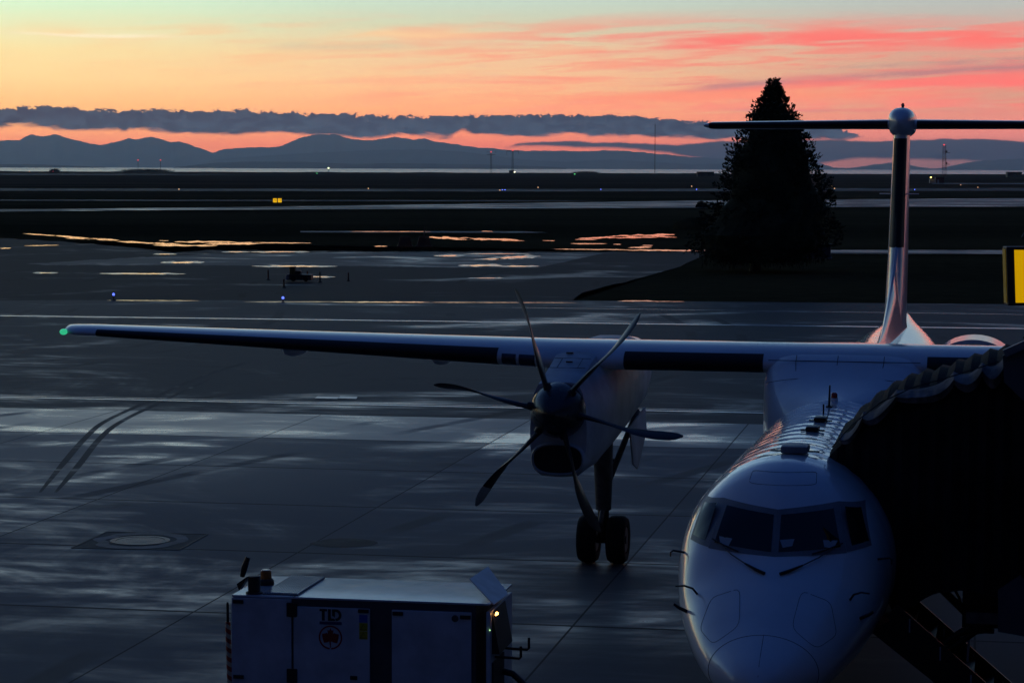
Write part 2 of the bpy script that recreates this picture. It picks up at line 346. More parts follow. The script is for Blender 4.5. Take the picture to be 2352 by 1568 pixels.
def water_mat(name, rough, bump, scale, tint=(0.01, 0.014, 0.02)):
    m = bpy.data.materials.new(name); m.use_nodes = True; k = NT(m.node_tree); b = m.node_tree.nodes['Principled BSDF']
    pos = k.node('ShaderNodeNewGeometry').outputs['Position']
    b.inputs['Base Color'].default_value = tuple(tint) + (1,); b.inputs['Roughness'].default_value = rough; b.inputs['IOR'].default_value = 1.33
    n = k.noise(pos, scale, 4, 0.6)
    bp = k.node('ShaderNodeBump'); bp.inputs['Strength'].default_value = bump; bp.inputs['Distance'].default_value = 0.05 / scale * 0.2
    k.l.new(n, bp.inputs['Height']); k.l.new(bp.outputs[0], b.inputs['Normal'])
    return m
M_SEA = water_mat('sea_water', 0.24, 0.0, 0.05)
M_PUD = water_mat('puddle_water', 0.02, 0.06, 1.2, (0.012, 0.012, 0.012))

def sheet(name, pts, m, z=0.0, **kw):
    """a flat sheet with an outline, triangulated"""
    kw.setdefault('kind', 'structure')
    bm = bmesh.new(); f = bm.faces.new([bm.verts.new((p[0], p[1], z)) for p in pts])
    if f.normal.z < 0: f.normal_flip()
    bmesh.ops.triangulate(bm, faces=[f]); bm.normal_update()
    for q in bm.faces:
        if q.normal.z < 0: q.normal_flip()
    me = bpy.data.meshes.new(name); bm.to_mesh(me); bm.free(); me.materials.append(m)
    o = bpy.data.objects.new(name, me); COL.objects.link(o); return tag(o, **kw)

def ground_mesh():
    mb = MB(); xs = [-9000, -3000, -1200, -600, -300, -100, 0, 100, 300, 600, 1200, 3000, 9000]; ys = [-150, 0, 60, 125, 200, 350, 700, 1300, 2200, 3200, 3700]
    vs = [(x, y, -0.06) for y in ys for x in xs]; n = len(xs)
    fs = [(j * n + i, j * n + i + 1, (j + 1) * n + i + 1, (j + 1) * n + i) for j in range(len(ys) - 1) for i in range(n - 1)]
    mb.add(vs, fs)
    # the shore bank: an uneven low edge dropping to the water
    r = random.Random(4); top, foot = [], []; N = 520
    for i in range(N + 1):
        x = -1100 + 2200 * i / N
        h = -0.06 + 1.1 * max(0, mnoise.noise(Vector((x * 0.012, 3, 0)))) + 0.5 * max(0, mnoise.noise(Vector((x * 0.09, 1, 0))))
        top.append((x, 3765, h)); foot.append((x, 3800, -1.3))
    base = [(p[0], 3695, -0.06) for p in top]
    mb.loft([base, top, foot], False, False)
    return mb.build('ground', M_GRASS, kind='structure')
ground_mesh()
sheet('sea', [(-60000, 3600), (60000, 3600), (60000, 90000), (-60000, 90000)], M_SEA, -1.0)

def G(pts, amp=0.0):
    out = []; n = len(pts)
    for i in range(n):
        a, b = pts[i], pts[(i + 1) % n]; m_ = max(1, int(math.hypot(b[0] - a[0], b[1] - a[1]) / 7)) if amp else 1
        for j in range(m_):
            x, y = a[0] + (b[0] - a[0]) * j / m_, a[1] + (b[1] - a[1]) * j / m_
            if j: y += amp * (mnoise.noise(Vector((x * 0.05, y * 0.02, 1.5))) + 0.6 * mnoise.noise(Vector((x * 0.21, y * 0.1, 4.5))))
            out.append(g(x, y))
    return out
# concrete apron under the aeroplane up to the painted edge, asphalt taxi lane beyond it
def uvw(u, v): return (u * math.cos(GA) + v * math.sin(GA), -u * math.sin(GA) + v * math.cos(GA))
sheet('apron', [uvw(-90, 67.3), uvw(70, 67.3), uvw(70, -60), uvw(-90, -60)], M_APRON, 0.0)
edge_r = G([(1314, 689.5), (1420, 690.5), (1800, 693.5), (2352, 698.5)], 0.8)[:-1] + [(120, 118)]
sheet('taxi_lane', [uvw(-90, 67.3), uvw(70, 67.3)][::-1] + [(-90, 83)] + [(-120, 128)] + G([(0, 690), (200, 689), (700, 690)]) + edge_r, M_ASPH, -0.004)
sheet('taxiway', G([(-200, 690), (700, 690), (1314, 689.5), (1338, 671), (1458, 641), (1560, 613), (1612, 588), (1660, 579), (1420, 578), (800, 577), (480, 574), (400, 580), (330, 571), (200, 559), (60, 549), (-60, 546), (-300, 560), (-400, 640)], 1.6), M_TAXI, -0.008)
sheet('taxiway_strip', G([(60, 606), (300, 592), (480, 584), (800, 579), (1389, 580.5), (1231, 616), (800, 611.5), (480, 609.5), (130, 609)], 1.2), M_STRIP, 0.0)
sheet('service_road', G([(1560, 573), (2600, 574.5), (2600, 583.5), (1630, 581)]), M_RUN, -0.012)
sheet('grass_path', G([(690, 530), (1205, 531), (1260, 534), (1205, 534.5), (690, 533.5)]), M_STRIP, -0.012)
sheet('runway', G([(-400, 481), (100, 480), (417, 477), (804, 472), (1608, 460.5), (2352, 455), (2900, 451), (2900, 471), (2352, 474), (1608, 477), (804, 480.5), (417, 482), (0, 486), (-400, 488)]), M_RUN, -0.012)
sheet('taxiway_link', G([(-400, 457.5), (1250, 460), (2600, 462.5), (1250, 462.4), (-400, 460.5)][:2] + [(1400, 461), (1250, 462.3), (-400, 460.8)]), M_FAR, -0.016)
sheet('far_taxiway', G([(-400, 432), (1176, 434), (2700, 431), (2700, 438), (1176, 440), (-400, 438)]), M_FAR, -0.016)
sheet('shore_road', G([(-400, 397.5), (180, 399), (650, 401), (180, 402.0), (-400, 401.0)]), M_FAR, -0.016)
sheet('shore_road', G([(2140, 420.5), (2700, 421.5), (2700, 424), (2140, 422.2)]), M_STRIP, -0.016)

M_PAINT = mat('worn_paint', (0.80, 0.80, 0.78), 0.22, var=0.35, vscale=1.5, spec=0.4)
def stripe(name, a, b, wd, z=0.004):
    a, b = Vector(a[:2]), Vector(b[:2]); n = (b - a).normalized().orthogonal() * wd / 2
    return sheet(name, [a + n, b + n, b - n, a - n], M_PAINT, z)
stripe('edge_marking', uvw(-60, 70.4), uvw(40, 70.4), 0.22)
stripe('edge_marking', uvw(-60, 70.9), uvw(40, 70.9), 0.10)
stripe('lane_marking', g(-400, 720), g(2700, 759), 0.55)
stripe('lane_marking', g(1176, 706), g(2700, 727), 0.15)
stripe('runway_marking', g(900, 475.5), g(2700, 462), 0.9, -0.008)
stripe('runway_marking', g(600, 476), g(2700, 458), 0.5, -0.008)
stripe('runway_marking', g(450, 480.5), g(2700, 470), 0.5, -0.008)

# puddles: water standing on the grass and the old taxiway
def puddle(x0, y0, x1, y1, h, seed, z=0.006, ragged=0.5, m_=None, nm='puddle'):
    h *= 1.45 if y0 < 686 else 0.8
    r = random.Random(seed); n = max(10, int((x1 - x0) / 5)); up, lo = [], []
    for i in range(n + 1):
        t = i / n; x = x0 + (x1 - x0) * t; y = y0 + (y1 - y0) * t
        env = min(1.0, 5 * t, 5 * (1 - t)) ** 0.7
        a = 0.5 + 0.5 * mnoise.noise(Vector((x * 0.05, seed * 3.1, 0))) + ragged * mnoise.noise(Vector((x * 0.25, seed, 4)))
        b = 0.5 + 0.5 * mnoise.noise(Vector((x * 0.05, seed * 1.7, 9))) + ragged * mnoise.noise(Vector((x * 0.25, seed, 8)))
        up.append(g(x, y - h * 0.5 * env * max(0.12, a) - 0.02, z)); lo.append(g(x, y + h * 0.5 * env * max(0.12, b) + 0.02, z))
    return sheet(nm, up + lo[::-1], m_ or M_PUD, z)
PUD = [(53, 536.5, 133, 541.5, 2.2), (125, 541, 216, 549, 4.5), (150, 547.5, 262, 549, 2.2), (221, 550.5, 275, 551.5, 3), (268, 554.5, 420, 562, 4.5), (350, 563, 500, 564.5, 4), (365, 552.5, 388, 553, 1.6), (400, 555.5, 545, 556, 4.5), (470, 561, 610, 558.5, 5), (538, 557, 716, 558.2, 2.4),
       (55, 564.5, 135, 563, 1.8), (0, 570.5, 26, 569.5, 2), (983, 544.5, 1090, 549.5, 7), (1050, 548, 1193, 551.5, 5), (1150, 552.6, 1205, 553, 1.4), (1245, 552.6, 1275, 552.8, 1.4), (1327, 548, 1445, 543.5, 4.5), (1395, 543.5, 1551, 538.5, 6), (1400, 546.5, 1515, 545, 3), (1320, 550, 1372, 550.3, 2), (1440, 541, 1556, 545, 2.2), (1310, 559.3, 1395, 559.8, 2.4), (1408, 561, 1427, 561.3, 1.6), (1441, 568.6, 1497, 567.6, 3.8), (1474, 563.8, 1500, 563.6, 1.8), (1269, 572, 1460, 573.8, 2.2), (1430, 574.2, 1640, 576, 3.4),
       (859, 565.6, 890, 565.4, 2.4), (804, 531.6, 990, 532, 1.2), (1105, 531, 1132, 531.2, 1.4), (1014, 587.2, 1050, 587, 3), (1148, 593, 1214, 588.5, 4), (1100, 583, 1186, 582.6, 1.2), (1108, 595.3, 1146, 595, 1.8), (1076, 610, 1130, 609.6, 3), (1166, 611.5, 1216, 611.2, 2.2), (1095, 638.4, 1140, 638.6, 1.4), (365, 583.8, 392, 583.6, 1.4), (392, 603, 446, 602, 3), (525, 578.6, 560, 578.4, 1.6), (605, 578.6, 680, 578.3, 1.8), (622, 611.3, 732, 611.4, 2.2), (90, 626.5, 118, 626.6, 1.6), (272, 628, 384, 628.8, 2), (715, 635.6, 752, 635.8, 1.8),
       (760, 693.4, 1000, 694, 4.2), (560, 693, 780, 692.8, 1.6), (960, 694, 1330, 695, 2.2), (245, 689.6, 460, 690.4, 2.2), (1418, 691.4, 1500, 690.6, 4.5), (1470, 691.5, 1575, 692.5, 2.4)]
M_DAMP = pavement('damp_pavement', (0.03, 0.032, 0.035), 0.30, 0.13, 0.35, 0.65, 0.3, False, 0.5)
for i, q in enumerate(PUD):
    puddle(*q, seed=i + 1)
    if 576 < q[1] < 686:
        x0, y0, x1, y1, h_ = q; e_ = 0.35 * (x1 - x0) + 6
        puddle(x0 - e_, y0, x1 + e_, y1, h_ * 2.3, seed=i + 61, z=0.0025, ragged=0.3, m_=M_DAMP, nm='damp_patch')

# patched square with the round cover, oil stain
M_PATCH = mat('patched_concrete', (0.045, 0.050, 0.055), 0.66, spec=0.12, var=0.3, vscale=0.8, bump=0.15, bscale=30)
M_IRON = mat('cast_iron', (0.05, 0.05, 0.055), 0.42, metal=0.2, spec=0.3, var=0.4, vscale=9, bump=0.6, bscale=40)
M_SEAL = mat('joint_sealant', (0.012, 0.012, 0.013), 0.6, spec=0.3)
M_WORN = mat('worn_ring', (0.12, 0.12, 0.125), 0.6, spec=0.2, var=0.6, vscale=1.6)
q = [g(165, 1258.2), g(411, 1262.5), g(476, 1227), g(246, 1221)]
sheet('concrete_patch', q, M_PATCH, 0.004)
mb = MB()
for a, b in zip(q, q[1:] + q[:1]): mb.bar((a[0], a[1], 0.005), (b[0], b[1], 0.005), 0.04, 0.008)
mb.build('patch_joint', M_SEAL, kind='structure')
mc = g(322, 1241.5); mh = empty('manhole_cover', mc, label='round iron drain cover set in the square concrete patch', cat='manhole cover')
MB().lathe((0, 0, 0), [(0.0055, 0.46), (0.014, 0.46), (0.014, 0.56), (0.0055, 0.56)], n=48, caps=False).build('rim', M_IRON, mh)
MB().lathe((0, 0, 0), [(0.006, 0.45), (0.010, 0.44), (0.013, 0.30), (0.009, 0.27), (0.013, 0.22), (0.016, 0.02)], n=48).build('lid', M_IRON, mh)
ring = [[Vector((mc.x + rr * math.cos(a * math.pi / 24) * (1 + 0.2 * mnoise.noise(Vector((math.cos(a * math.pi / 24) * 2, math.sin(a * math.pi / 24) * 2, rr)))), mc.y + 1.2 * rr * math.sin(a * math.pi / 24), 0.0085)) for a in range(48)] for rr in (0.62, 0.86)]
MB().loft(ring, True, False).build('concrete_collar', M_WORN, kind='structure')
mb = MB(); c = g(786, 913.5)
M_PLATE = mat('steel_plate', (0.42, 0.42, 0.42), 0.30, metal=0.3, var=0.3, vscale=5)
for k_, (xa, xb) in enumerate(((723, 775), (775, 818))):
    p = [g(xa, 915), g(xb, 916.5), g(xb + 3, 911.5), g(xa + 6, 910.5)]
    c = sum((Vector(q_) for q_ in p), Vector()) / 4
    h = MB().prism([Vector((q_[0], q_[1], 0.001)) - Vector((c.x, c.y, 0)) for q_ in p], (0, 0, 0.012)).build('access_plate', M_PLATE, label=('left' if k_ == 0 else 'right') + ' one of two pale steel plates in the dark taxi lane', cat='access plate', group='steel plates in the pavement')
    h.location = (c.x, c.y, 0)

M_RUB = pavement('rubbered_concrete', (0.036, 0.040, 0.044), 0.60, 0.24, 0.5, 0.8, 0.3, False, 0.30)
def track(pts, wd):
    P = [g(*p, 0.003) for p in pts]; Q = []
    for i in range(len(P) - 1):
        p0, p1, p2, p3 = P[max(i - 1, 0)], P[i], P[i + 1], P[min(i + 2, len(P) - 1)]
        for j in range(10):
            t = j / 10; Q.append(0.5 * ((2 * p1) + (p2 - p0) * t + (2 * p0 - 5 * p1 + 4 * p2 - p3) * t * t + (3 * p1 - p0 - 3 * p2 + p3) * t ** 3))
    Q.append(P[-1]); L, R_ = [], []
    for i, q in enumerate(Q):
        d = (Q[min(i + 1, len(Q) - 1)] - Q[max(i - 1, 0)]).normalized(); n = Vector((-d.y, d.x, 0)); k_ = wd * (0.35 + 0.65 * min(1, 6 * i / len(Q), 6 * (1 - i / len(Q)))) / 2
        L.append(q + n * k_); R_.append(q - n * k_)
    sheet('tyre_mark', L + R_[::-1], M_RUB, 0.003)
for ln in ([(92, 1130), (150, 1058), (196, 1005), (240, 968), (330, 925), (455, 866), (560, 833)], [(128, 1130), (182, 1066), (228, 1008), (274, 970), (362, 926), (486, 868)]): track(ln, 0.17)
def blot(px, py, rx, ry, seed):
    c = g(px, py); sheet('oil_stain', [(c.x + rx * (1 + .25 * mnoise.noise(Vector((math.cos(a), math.sin(a), seed)))) * math.cos(a), c.y + ry * (1 + .25 * mnoise.noise(Vector((math.cos(a), math.sin(a), seed + 7)))) * math.sin(a)) for a in [2 * math.pi * j / 40 for j in range(40)]], M_RUB, 0.0035)
blot(792, 1246, 0.62, 0.55, 1)

# ---------------------------------------------------------------- hills across the water
M_HILL = mat('forested_hill', (0.06, 0.07, 0.07), 0.95, spec=0.05, var=0.5, vscale=0.0006)
def ridge(name, pts, Y, depth, seed, rough=1.0):
    xs = [x for x, y in pts]; cols = []; step = 3
    def yy(x):
        for (a, b), (c, d) in zip(pts, pts[1:]):
            if a <= x <= c: return b + (d - b) * (x - a) / (c - a)
    x = xs[0]; rows = 9
    while x <= xs[-1]:
        y = yy(x) + rough * 1.5 * mnoise.noise(Vector((x * 0.06, seed, 0))) + rough * 1.1 * mnoise.noise(Vector((x * 0.2, seed, 5)))
        cr = at(x, y, Y); col = []
        for i in range(rows + 1):
            t = i / rows; p = at(x, 386, Y - depth * (1 - t))
            sp = 0.5 + 0.5 * mnoise.noise(Vector((x * 0.03, t * 2.0, seed * 2.0)))
            h = cr.z * (t ** (0.8 + 0.9 * sp)) if i < rows else cr.z
            col.append(Vector((cr.x * (1 - (1 - t) * depth / Y), Y - depth * (1 - t), max(-8, h) if i else -8)))
        col.append(Vector((cr.x * 1.05, Y + depth * 0.6, -8)))
        cols.append(col); x += step
    return MB().loft(cols, False, False).build(name, M_HILL, smooth=60, kind='structure')
ridge('mountains', [(-300, 335), (-120, 328), (0, 322.5), (45, 322), (60, 313), (73, 308), (84, 312.5), (100, 314), (130, 308), (150, 316), (180, 324), (205, 329), (229, 334.5), (262, 326.5), (297, 317.5), (316, 320.5), (345, 314), (368, 319), (392, 326), (413, 324.8), (438, 333), (468, 343), (490, 350.5), (515, 342), (545, 340.5), (600, 338), (641, 338), (663, 328), (690, 316), (722, 309), (770, 309), (800, 318), (830, 322), (862, 322), (880, 318), (905, 314.5), (930, 317), (948, 321), (975, 318), (998, 325), (1050, 332), (1095, 339), (1135, 341), (1180, 345.5), (1230, 347), (1290, 346), (1340, 348), (1395, 345), (1440, 347), (1500, 352), (1580, 360), (1680, 366), (1780, 370), (1880, 374), (1915, 385.5), (1945, 387), (2000, 380), (2045, 374), (2075, 376), (2110, 383), (2140, 388), (2175, 384), (2200, 378), (2245, 370), (2300, 366), (2400, 362), (2650, 368)], 52000, 9000, 1.3)
ridge('far_hills', [(420, 384), (500, 366), (600, 358), (700, 352), (860, 345), (960, 343), (1060, 348), (1140, 358), (1200, 366), (1300, 372), (1400, 366), (1500, 372), (1600, 378), (1700, 374), (1800, 380), (1890, 385)], 40000, 6000, 8.1, 0.6)
ridge('near_shore', [(-300, 377), (0, 377.5), (60, 377), (130, 379), (190, 382), (240, 383)], 26000, 2500, 3.3, 0.4)
ridge('near_shore', [(400, 383.5), (450, 379), (500, 374), (560, 371.5), (640, 371.5), (700, 372), (760, 375), (820, 376.5), (900, 375), (1000, 376), (1100, 377.5), (1180, 380), (1260, 383), (1300, 385.5)], 26000, 2500, 5.7, 0.4)

# ---------------------------------------------------------------- the air over the strait
def build_haze():
    mb = MB(); mb.box((0, 27500, 387), (124000, 65000, 786))
    m = bpy.data.materials.new('sea_air'); m.use_nodes = True; k = NT(m.node_tree); m.node_tree.nodes.remove(m.node_tree.nodes['Principled BSDF'])
    v = k.node('ShaderNodeVolumePrincipled'); v.inputs['Color'].default_value = (0.70, 0.87, 1.0, 1); v.inputs['Density'].default_value = HAZE; v.inputs['Anisotropy'].default_value = 0.6
    k.l.new(v.outputs[0], m.node_tree.nodes['Material Output'].inputs['Volume'])
    o = mb.build('haze', m, kind='stuff')
build_haze()

# ---------------------------------------------------------------- aeroplane: twin turboprop, high wing, T tail
P0 = (2.7583, 27.1846, 0.0); TH = R(11.8619)
M_WHITE = mat('white_paint', (0.74, 0.77, 0.79), 0.30, coat=0.6, coat_rough=0.05, var=0.05, vscale=1.2, rvar=0.04)
M_WINGP = mat('wing_paint', (0.66, 0.69, 0.72), 0.30, coat=0.8, coat_rough=0.10, var=0.08, vscale=1.0, bump=0.05, bscale=2)
M_NAC = mat('nacelle_paint', (0.46, 0.49, 0.51), 0.50, spec=0.35, var=0.22, vscale=1.6)
M_BOOT = mat('rubber_boot', (0.010, 0.010, 0.011), 0.55, spec=0.35, var=0.2)
M_DARK = mat('black_metal', (0.012, 0.012, 0.014), 0.40, spec=0.4, var=0.25)
M_SPIN = mat('spinner_paint', (0.018, 0.017, 0.020), 0.28, spec=0.5, coat=0.25, var=0.15)
M_BLADE = mat('blade_composite', (0.022, 0.021, 0.022), 0.34, spec=0.5, var=0.3, vscale=4)
M_BLTIP = mat('blade_sky_sheen', (0.5, 0.5, 0.46), 0.5, var=0.2)  # pale tone standing in for sky reflected on one blade
M_TYRE = mat('tyre_rubber', (0.012, 0.012, 0.012), 0.75, spec=0.25, var=0.2, vscale=12)
M_STEEL = mat('landing_gear_steel', (0.10, 0.10, 0.11), 0.42, metal=0.5, var=0.3, vscale=7)
M_GLASS = mat('cockpit_glass', (0.008, 0.010, 0.014), 0.04, spec=0.5, ior=1.45, var=0.0, rvar=0.0)
M_FRAME = mat('window_frame_paint', (0.20, 0.205, 0.22), 0.45, var=0.15)
M_SEAM = mat('panel_gap', (0.03, 0.03, 0.035), 0.7, spec=0.1)
M_RED = mat('red_lens', (0.35, 0.01, 0.01), 0.12, coat=0.5, var=0.05)
M_PAPER = mat('white_paper', (0.36, 0.40, 0.44), 0.8, var=0.05)
M_GREENLAMP = mat('green_lamp', (0.02, 0.3, 0.14), 0.1, emit=(0.05, 0.75, 0.36), estr=0.6, var=0.0)
M_CLEAR = mat('lamp_lens', (0.03, 0.035, 0.05), 0.06, coat=0.4, var=0.0)

def skin_mat():
    """glossy fuselage paint over a skin that is slightly drawn in at every frame and stringer"""
    m = bpy.data.materials.new('fuselage_skin'); m.use_nodes = True; k = NT(m.node_tree); b = m.node_tree.nodes['Principled BSDF']
    p = k.node('ShaderNodeTexCoord').outputs['Object']; x, y, z = k.sep(p)
    n = k.noise(p, 1.4, 5, 0.6)
    k.l.new(k.mix(k.ss(n, 0.3, 0.7), (0.70, 0.73, 0.76, 1), (0.77, 0.80, 0.82, 1)), b.inputs['Base Color'])
    b.inputs['Roughness'].default_value = 0.28; b.inputs['Coat Weight'].default_value = 1.0; b.inputs['Coat Roughness'].default_value = 0.03
    ring = k.m('SINE', k.m('MULTIPLY', y, 2 * math.pi / 0.56))
    soft = k.noise(k.xyz(k.m('MULTIPLY', x, 1.3), k.m('MULTIPLY', y, 2.0), k.m('MULTIPLY', z, 1.3)), 1.0, 3, 0.5)
    h = k.m('ADD', k.m('MULTIPLY', ring, 0.22), k.m('MULTIPLY', soft, 1.0))
    h = k.m('MULTIPLY', h, k.m('MULTIPLY', k.ss(y, 2.7, 3.3), k.ss(y, 17.0, 20.0, 1.0, 0.3)))
    bp = k.node('ShaderNodeBump'); bp.inputs['Strength'].default_value = 1.0; bp.inputs['Distance'].default_value = 0.012
    k.l.new(h, bp.inputs['Height']); k.l.new(bp.outputs[0], b.inputs['Normal']); k.l.new(bp.outputs[0], b.inputs['Coat Normal'])
    return m
M_SKIN = skin_mat()

def interp(t, xs):
    if t <= xs[0][0]: return xs[0][1]
    for (a, b), (c, d) in zip(xs, xs[1:]):
        if t <= c: return b + (d - b) * (t - a) / (c - a)
    return xs[-1][1]
def smooth_table(tab, n=160):
    """Catmull-Rom through a table, so that the outline has no corners"""
    out = []
    for i in range(len(tab) - 1):
        p0 = tab[max(i - 1, 0)]; p1 = tab[i]; p2 = tab[i + 1]; p3 = tab[min(i + 2, len(tab) - 1)]
        h = p2[0] - p1[0]; m1 = (p2[1] - p0[1]) / max(p2[0] - p0[0], 1e-6) * h; m2 = (p3[1] - p1[1]) / max(p3[0] - p1[0], 1e-6) * h
        for q in range(8):
            t = q / 8; out.append((p1[0] + h * t, (2 * t**3 - 3 * t**2 + 1) * p1[1] + (t**3 - 2 * t**2 + t) * m1 + (-2 * t**3 + 3 * t**2) * p2[1] + (t**3 - t**2) * m2))
    return out + [tab[-1]]
F_TOP = smooth_table([(0, 1.20), (0.08, 1.35), (0.25, 1.48), (0.67, 1.70), (1.2, 2.03), (1.72, 2.37), (1.92, 2.62), (2.12, 2.91), (2.35, 3.14), (2.65, 3.31), (3.0, 3.39), (3.6, 3.42), (5, 3.425), (24, 3.425), (28, 3.46), (31.2, 3.5), (32.8, 3.52)])
F_BOT = smooth_table([(0, 1.20), (0.08, 1.05), (0.25, 0.95), (0.67, 0.84), (1.2, 0.78), (2, 0.745), (3, 0.735), (5, 0.735), (19, 0.735), (21, 0.85), (24, 1.25), (27, 1.90), (29, 2.40), (31.2, 2.95), (32.8, 3.25)])
F_HW = smooth_table([(0, 0.01), (0.08, 0.22), (0.25, 0.40), (0.67, 0.66), (1.2, 0.90), (1.72, 1.07), (2.12, 1.18), (2.65, 1.275), (3.2, 1.33), (3.8, 1.345), (5, 1.345), (19, 1.345), (21, 1.345), (24, 1.34), (26, 1.30), (28, 1.14), (29.5, 0.90), (31.2, 0.48), (32.8, 0.14)])
def f_top(s): return interp(s, F_TOP)
def f_bot(s): return interp(s, F_BOT)
def f_hw(s): return interp(s, F_HW)
def f_mid(s):                                   # height of the widest point
    a = interp(s, [(0, 1.20), (0.67, 1.25), (1.7, 1.62), (2.6, 1.95), (3.6, 2.08), (19, 2.08), (24, 2.12), (26, 2.26), (28, 2.50), (29.5, 2.74), (31.2, 3.08), (32.8, 3.38)]); return min(max(a, f_bot(s) + 0.004), f_top(s) - 0.004)
def crease(s, z): # the faceted brow over the two front panes
    k = interp(s, [(1.2, 0), (1.75, 0.10), (2.3, 0.16), (2.7, 0.06), (3.1, 0)]); return k
def fus(s, a):                                  # a: angle round the section, 0 = starboard, pi/2 = top; local frame x = -l
    mid = f_mid(s); hw = f_hw(s); c, si = math.cos(a), math.sin(a)
    z = mid + (f_top(s) - mid if si >= 0 else mid - f_bot(s)) * si; l = hw * c
    w_ = max(0, si)
    return Vector((-l, s + crease(s, z) * abs(l) * w_, z))
def on_nose(l, z, off=0.0):
    """the point of the nose skin that shows at lateral offset l, height z"""
    lo, hi = 0.0, 4.0
    for _ in range(40):
        s = (lo + hi) / 2; mid = f_mid(s); hw = f_hw(s); v = (f_top(s) - mid) if z >= mid else (mid - f_bot(s))
        if (l / hw) ** 2 + ((z - mid) / max(v, 1e-4)) ** 2 > 1: lo = s
        else: hi = s
    s = (lo + hi) / 2; mid = f_mid(s); si = max(0, min(1, (z - mid) / max(f_top(s) - mid, 1e-4)))
    return Vector((-l, s + crease(s, z) * abs(l) * si - off, z))

plane = empty('airliner', P0, -TH, label='white twin turboprop airliner parked nose toward the window', cat='aeroplane')
# fuselage
ss = [0, .02, .05, .1, .16, .25, .36, .5, .67, .85, 1.0, 1.2, 1.4, 1.55, 1.7, 1.8, 1.9, 2.0, 2.1, 2.2, 2.3, 2.4, 2.5, 2.6, 2.7, 2.85, 3.0, 3.2, 3.5, 3.8] + [4.2 + 0.5 * i for i in range(30)] + [19.5, 20, 20.5, 21, 22, 23, 24, 25, 26, 27, 28, 29, 30, 31.2, 32, 32.8]
NA = 72
fuselage = MB().loft([[fus(s, 2 * math.pi * (j + 0.0) / NA) for j in range(NA)] for s in ss]).build('fuselage', M_SKIN, plane, smooth=32)

def patch(pts, n=10, off=0.01, off2=None):
    """four corners given as (l, z) on the nose, draped over the skin"""
    (a, b, c, d) = pts; mb = MB(); vs = []
    for i in range(n + 1):
        for j in range(n + 1):
            u, v = i / n, j / n
            l = (a[0] * (1 - u) + b[0] * u) * (1 - v) + (d[0] * (1 - u) + c[0] * u) * v
            z = (a[1] * (1 - u) + b[1] * u) * (1 - v) + (d[1] * (1 - u) + c[1] * u) * v
            p = on_nose(l, z, off + ((off2 - off) * v if off2 else 0)); vs.append(p)
    mb.add(vs, [(i * (n + 1) + j, (i + 1) * (n + 1) + j, (i + 1) * (n + 1) + j + 1, i * (n + 1) + j + 1) for i in range(n) for j in range(n)])
    return mb
def inset(pts, e):
    c = (sum(p[0] for p in pts) / 4, sum(p[1] for p in pts) / 4); out = []
    for p in pts: out.append((p[0] + (e if p[0] < c[0] else -e), p[1] + (e if p[1] < c[1] else -e)))
    return out
# windscreen: two front panes and two side panes on each side of a dark frame
for sg in (1, -1):
    fr = [(0.0 * sg, 2.40), (0.83 * sg, 2.43), (0.70 * sg, 2.985), (0.0 * sg, 2.915)]
    f_ = patch(fr, 14, 0.008).build('windscreen_frame', M_FRAME, plane, smooth=40)
    pn = [(0.045 * sg, 2.455), (0.755 * sg, 2.50), (0.645 * sg, 2.915), (0.045 * sg, 2.86)]
    patch(pn, 14, 0.016).build('windscreen_pane', M_GLASS, f_, smooth=40)
    sf = [(0.83 * sg, 2.44), (1.10 * sg, 2.47), (0.98 * sg, 2.94), (0.70 * sg, 2.985)]
    s_ = patch(sf, 12, 0.008).build('side_window_frame', M_FRAME, plane, smooth=40)
    sp = [(0.885 * sg, 2.495), (1.07 * sg, 2.52), (0.955 * sg, 2.90), (0.775 * sg, 2.935)]
    patch(sp, 12, 0.006, 0.115).build('side_window_pane', M_GLASS, s_, smooth=40)
    # wiper: an arm from below the middle and its blade
    a = [on_nose(0.09 * sg, 2.235, 0.03), on_nose(0.2 * sg, 2.27, 0.05), on_nose(0.34 * sg, 2.32, 0.055)]
    wp = MB().tube(a, [0.022, 0.020, 0.012]).build('wiper', M_DARK, plane, smooth=50)
    MB().tube([on_nose(0.34 * sg, 2.32, 0.055), on_nose(0.52 * sg, 2.40, 0.06), on_nose(0.66 * sg, 2.49, 0.05)], 0.008).build('wiper_arm', M_STEEL, wp, smooth=50)
    MB().tube([on_nose(0.44 * sg, 2.435, 0.045), on_nose(0.62 * sg, 2.485, 0.045), on_nose(0.78 * sg, 2.54, 0.05)], 0.010).build('wiper_blade', M_DARK, wp, smooth=50)
# panel gaps of the nose
def gap(pts, r=0.0026, closed=False):
    q = []
    for (a, b), (c, d) in zip(pts, pts[1:] + ([pts[0]] if closed else [])):
        for i in range(6): q.append((a + (c - a) * i / 6, b + (d - b) * i / 6))
    if not closed: q.append(pts[-1])
    return MB().tube([on_nose(l, z, 0.001) for l, z in q], r, 5).build('panel_gap', M_SEAM, fuselage)
def rnd(poly, f=0.22):
    out = []
    n = len(poly)
    for i in range(n):
        p, c, q = poly[i - 1], poly[i], poly[(i + 1) % n]
        A = (c[0] + (p[0] - c[0]) * f, c[1] + (p[1] - c[1]) * f); B = (c[0] + (q[0] - c[0]) * f, c[1] + (q[1] - c[1]) * f)
        for t in (0, 0.33, 0.67, 1): out.append(((1-t)**2 * A[0] + 2*t*(1-t) * c[0] + t*t * B[0], (1-t)**2 * A[1] + 2*t*(1-t) * c[1] + t*t * B[1]))
    return out
for sg in (1, -1):
    gap(rnd([(0.36 * sg, 2.08), (0.30 * sg, 1.74), (0.60 * sg, 1.52), (0.80 * sg, 1.62), (0.70 * sg, 1.95)]), closed=True)
gap(rnd([(0.40, 3.17), (-0.42, 3.17), (-0.40, 3.30), (0.38, 3.30)], 0.15), closed=True)
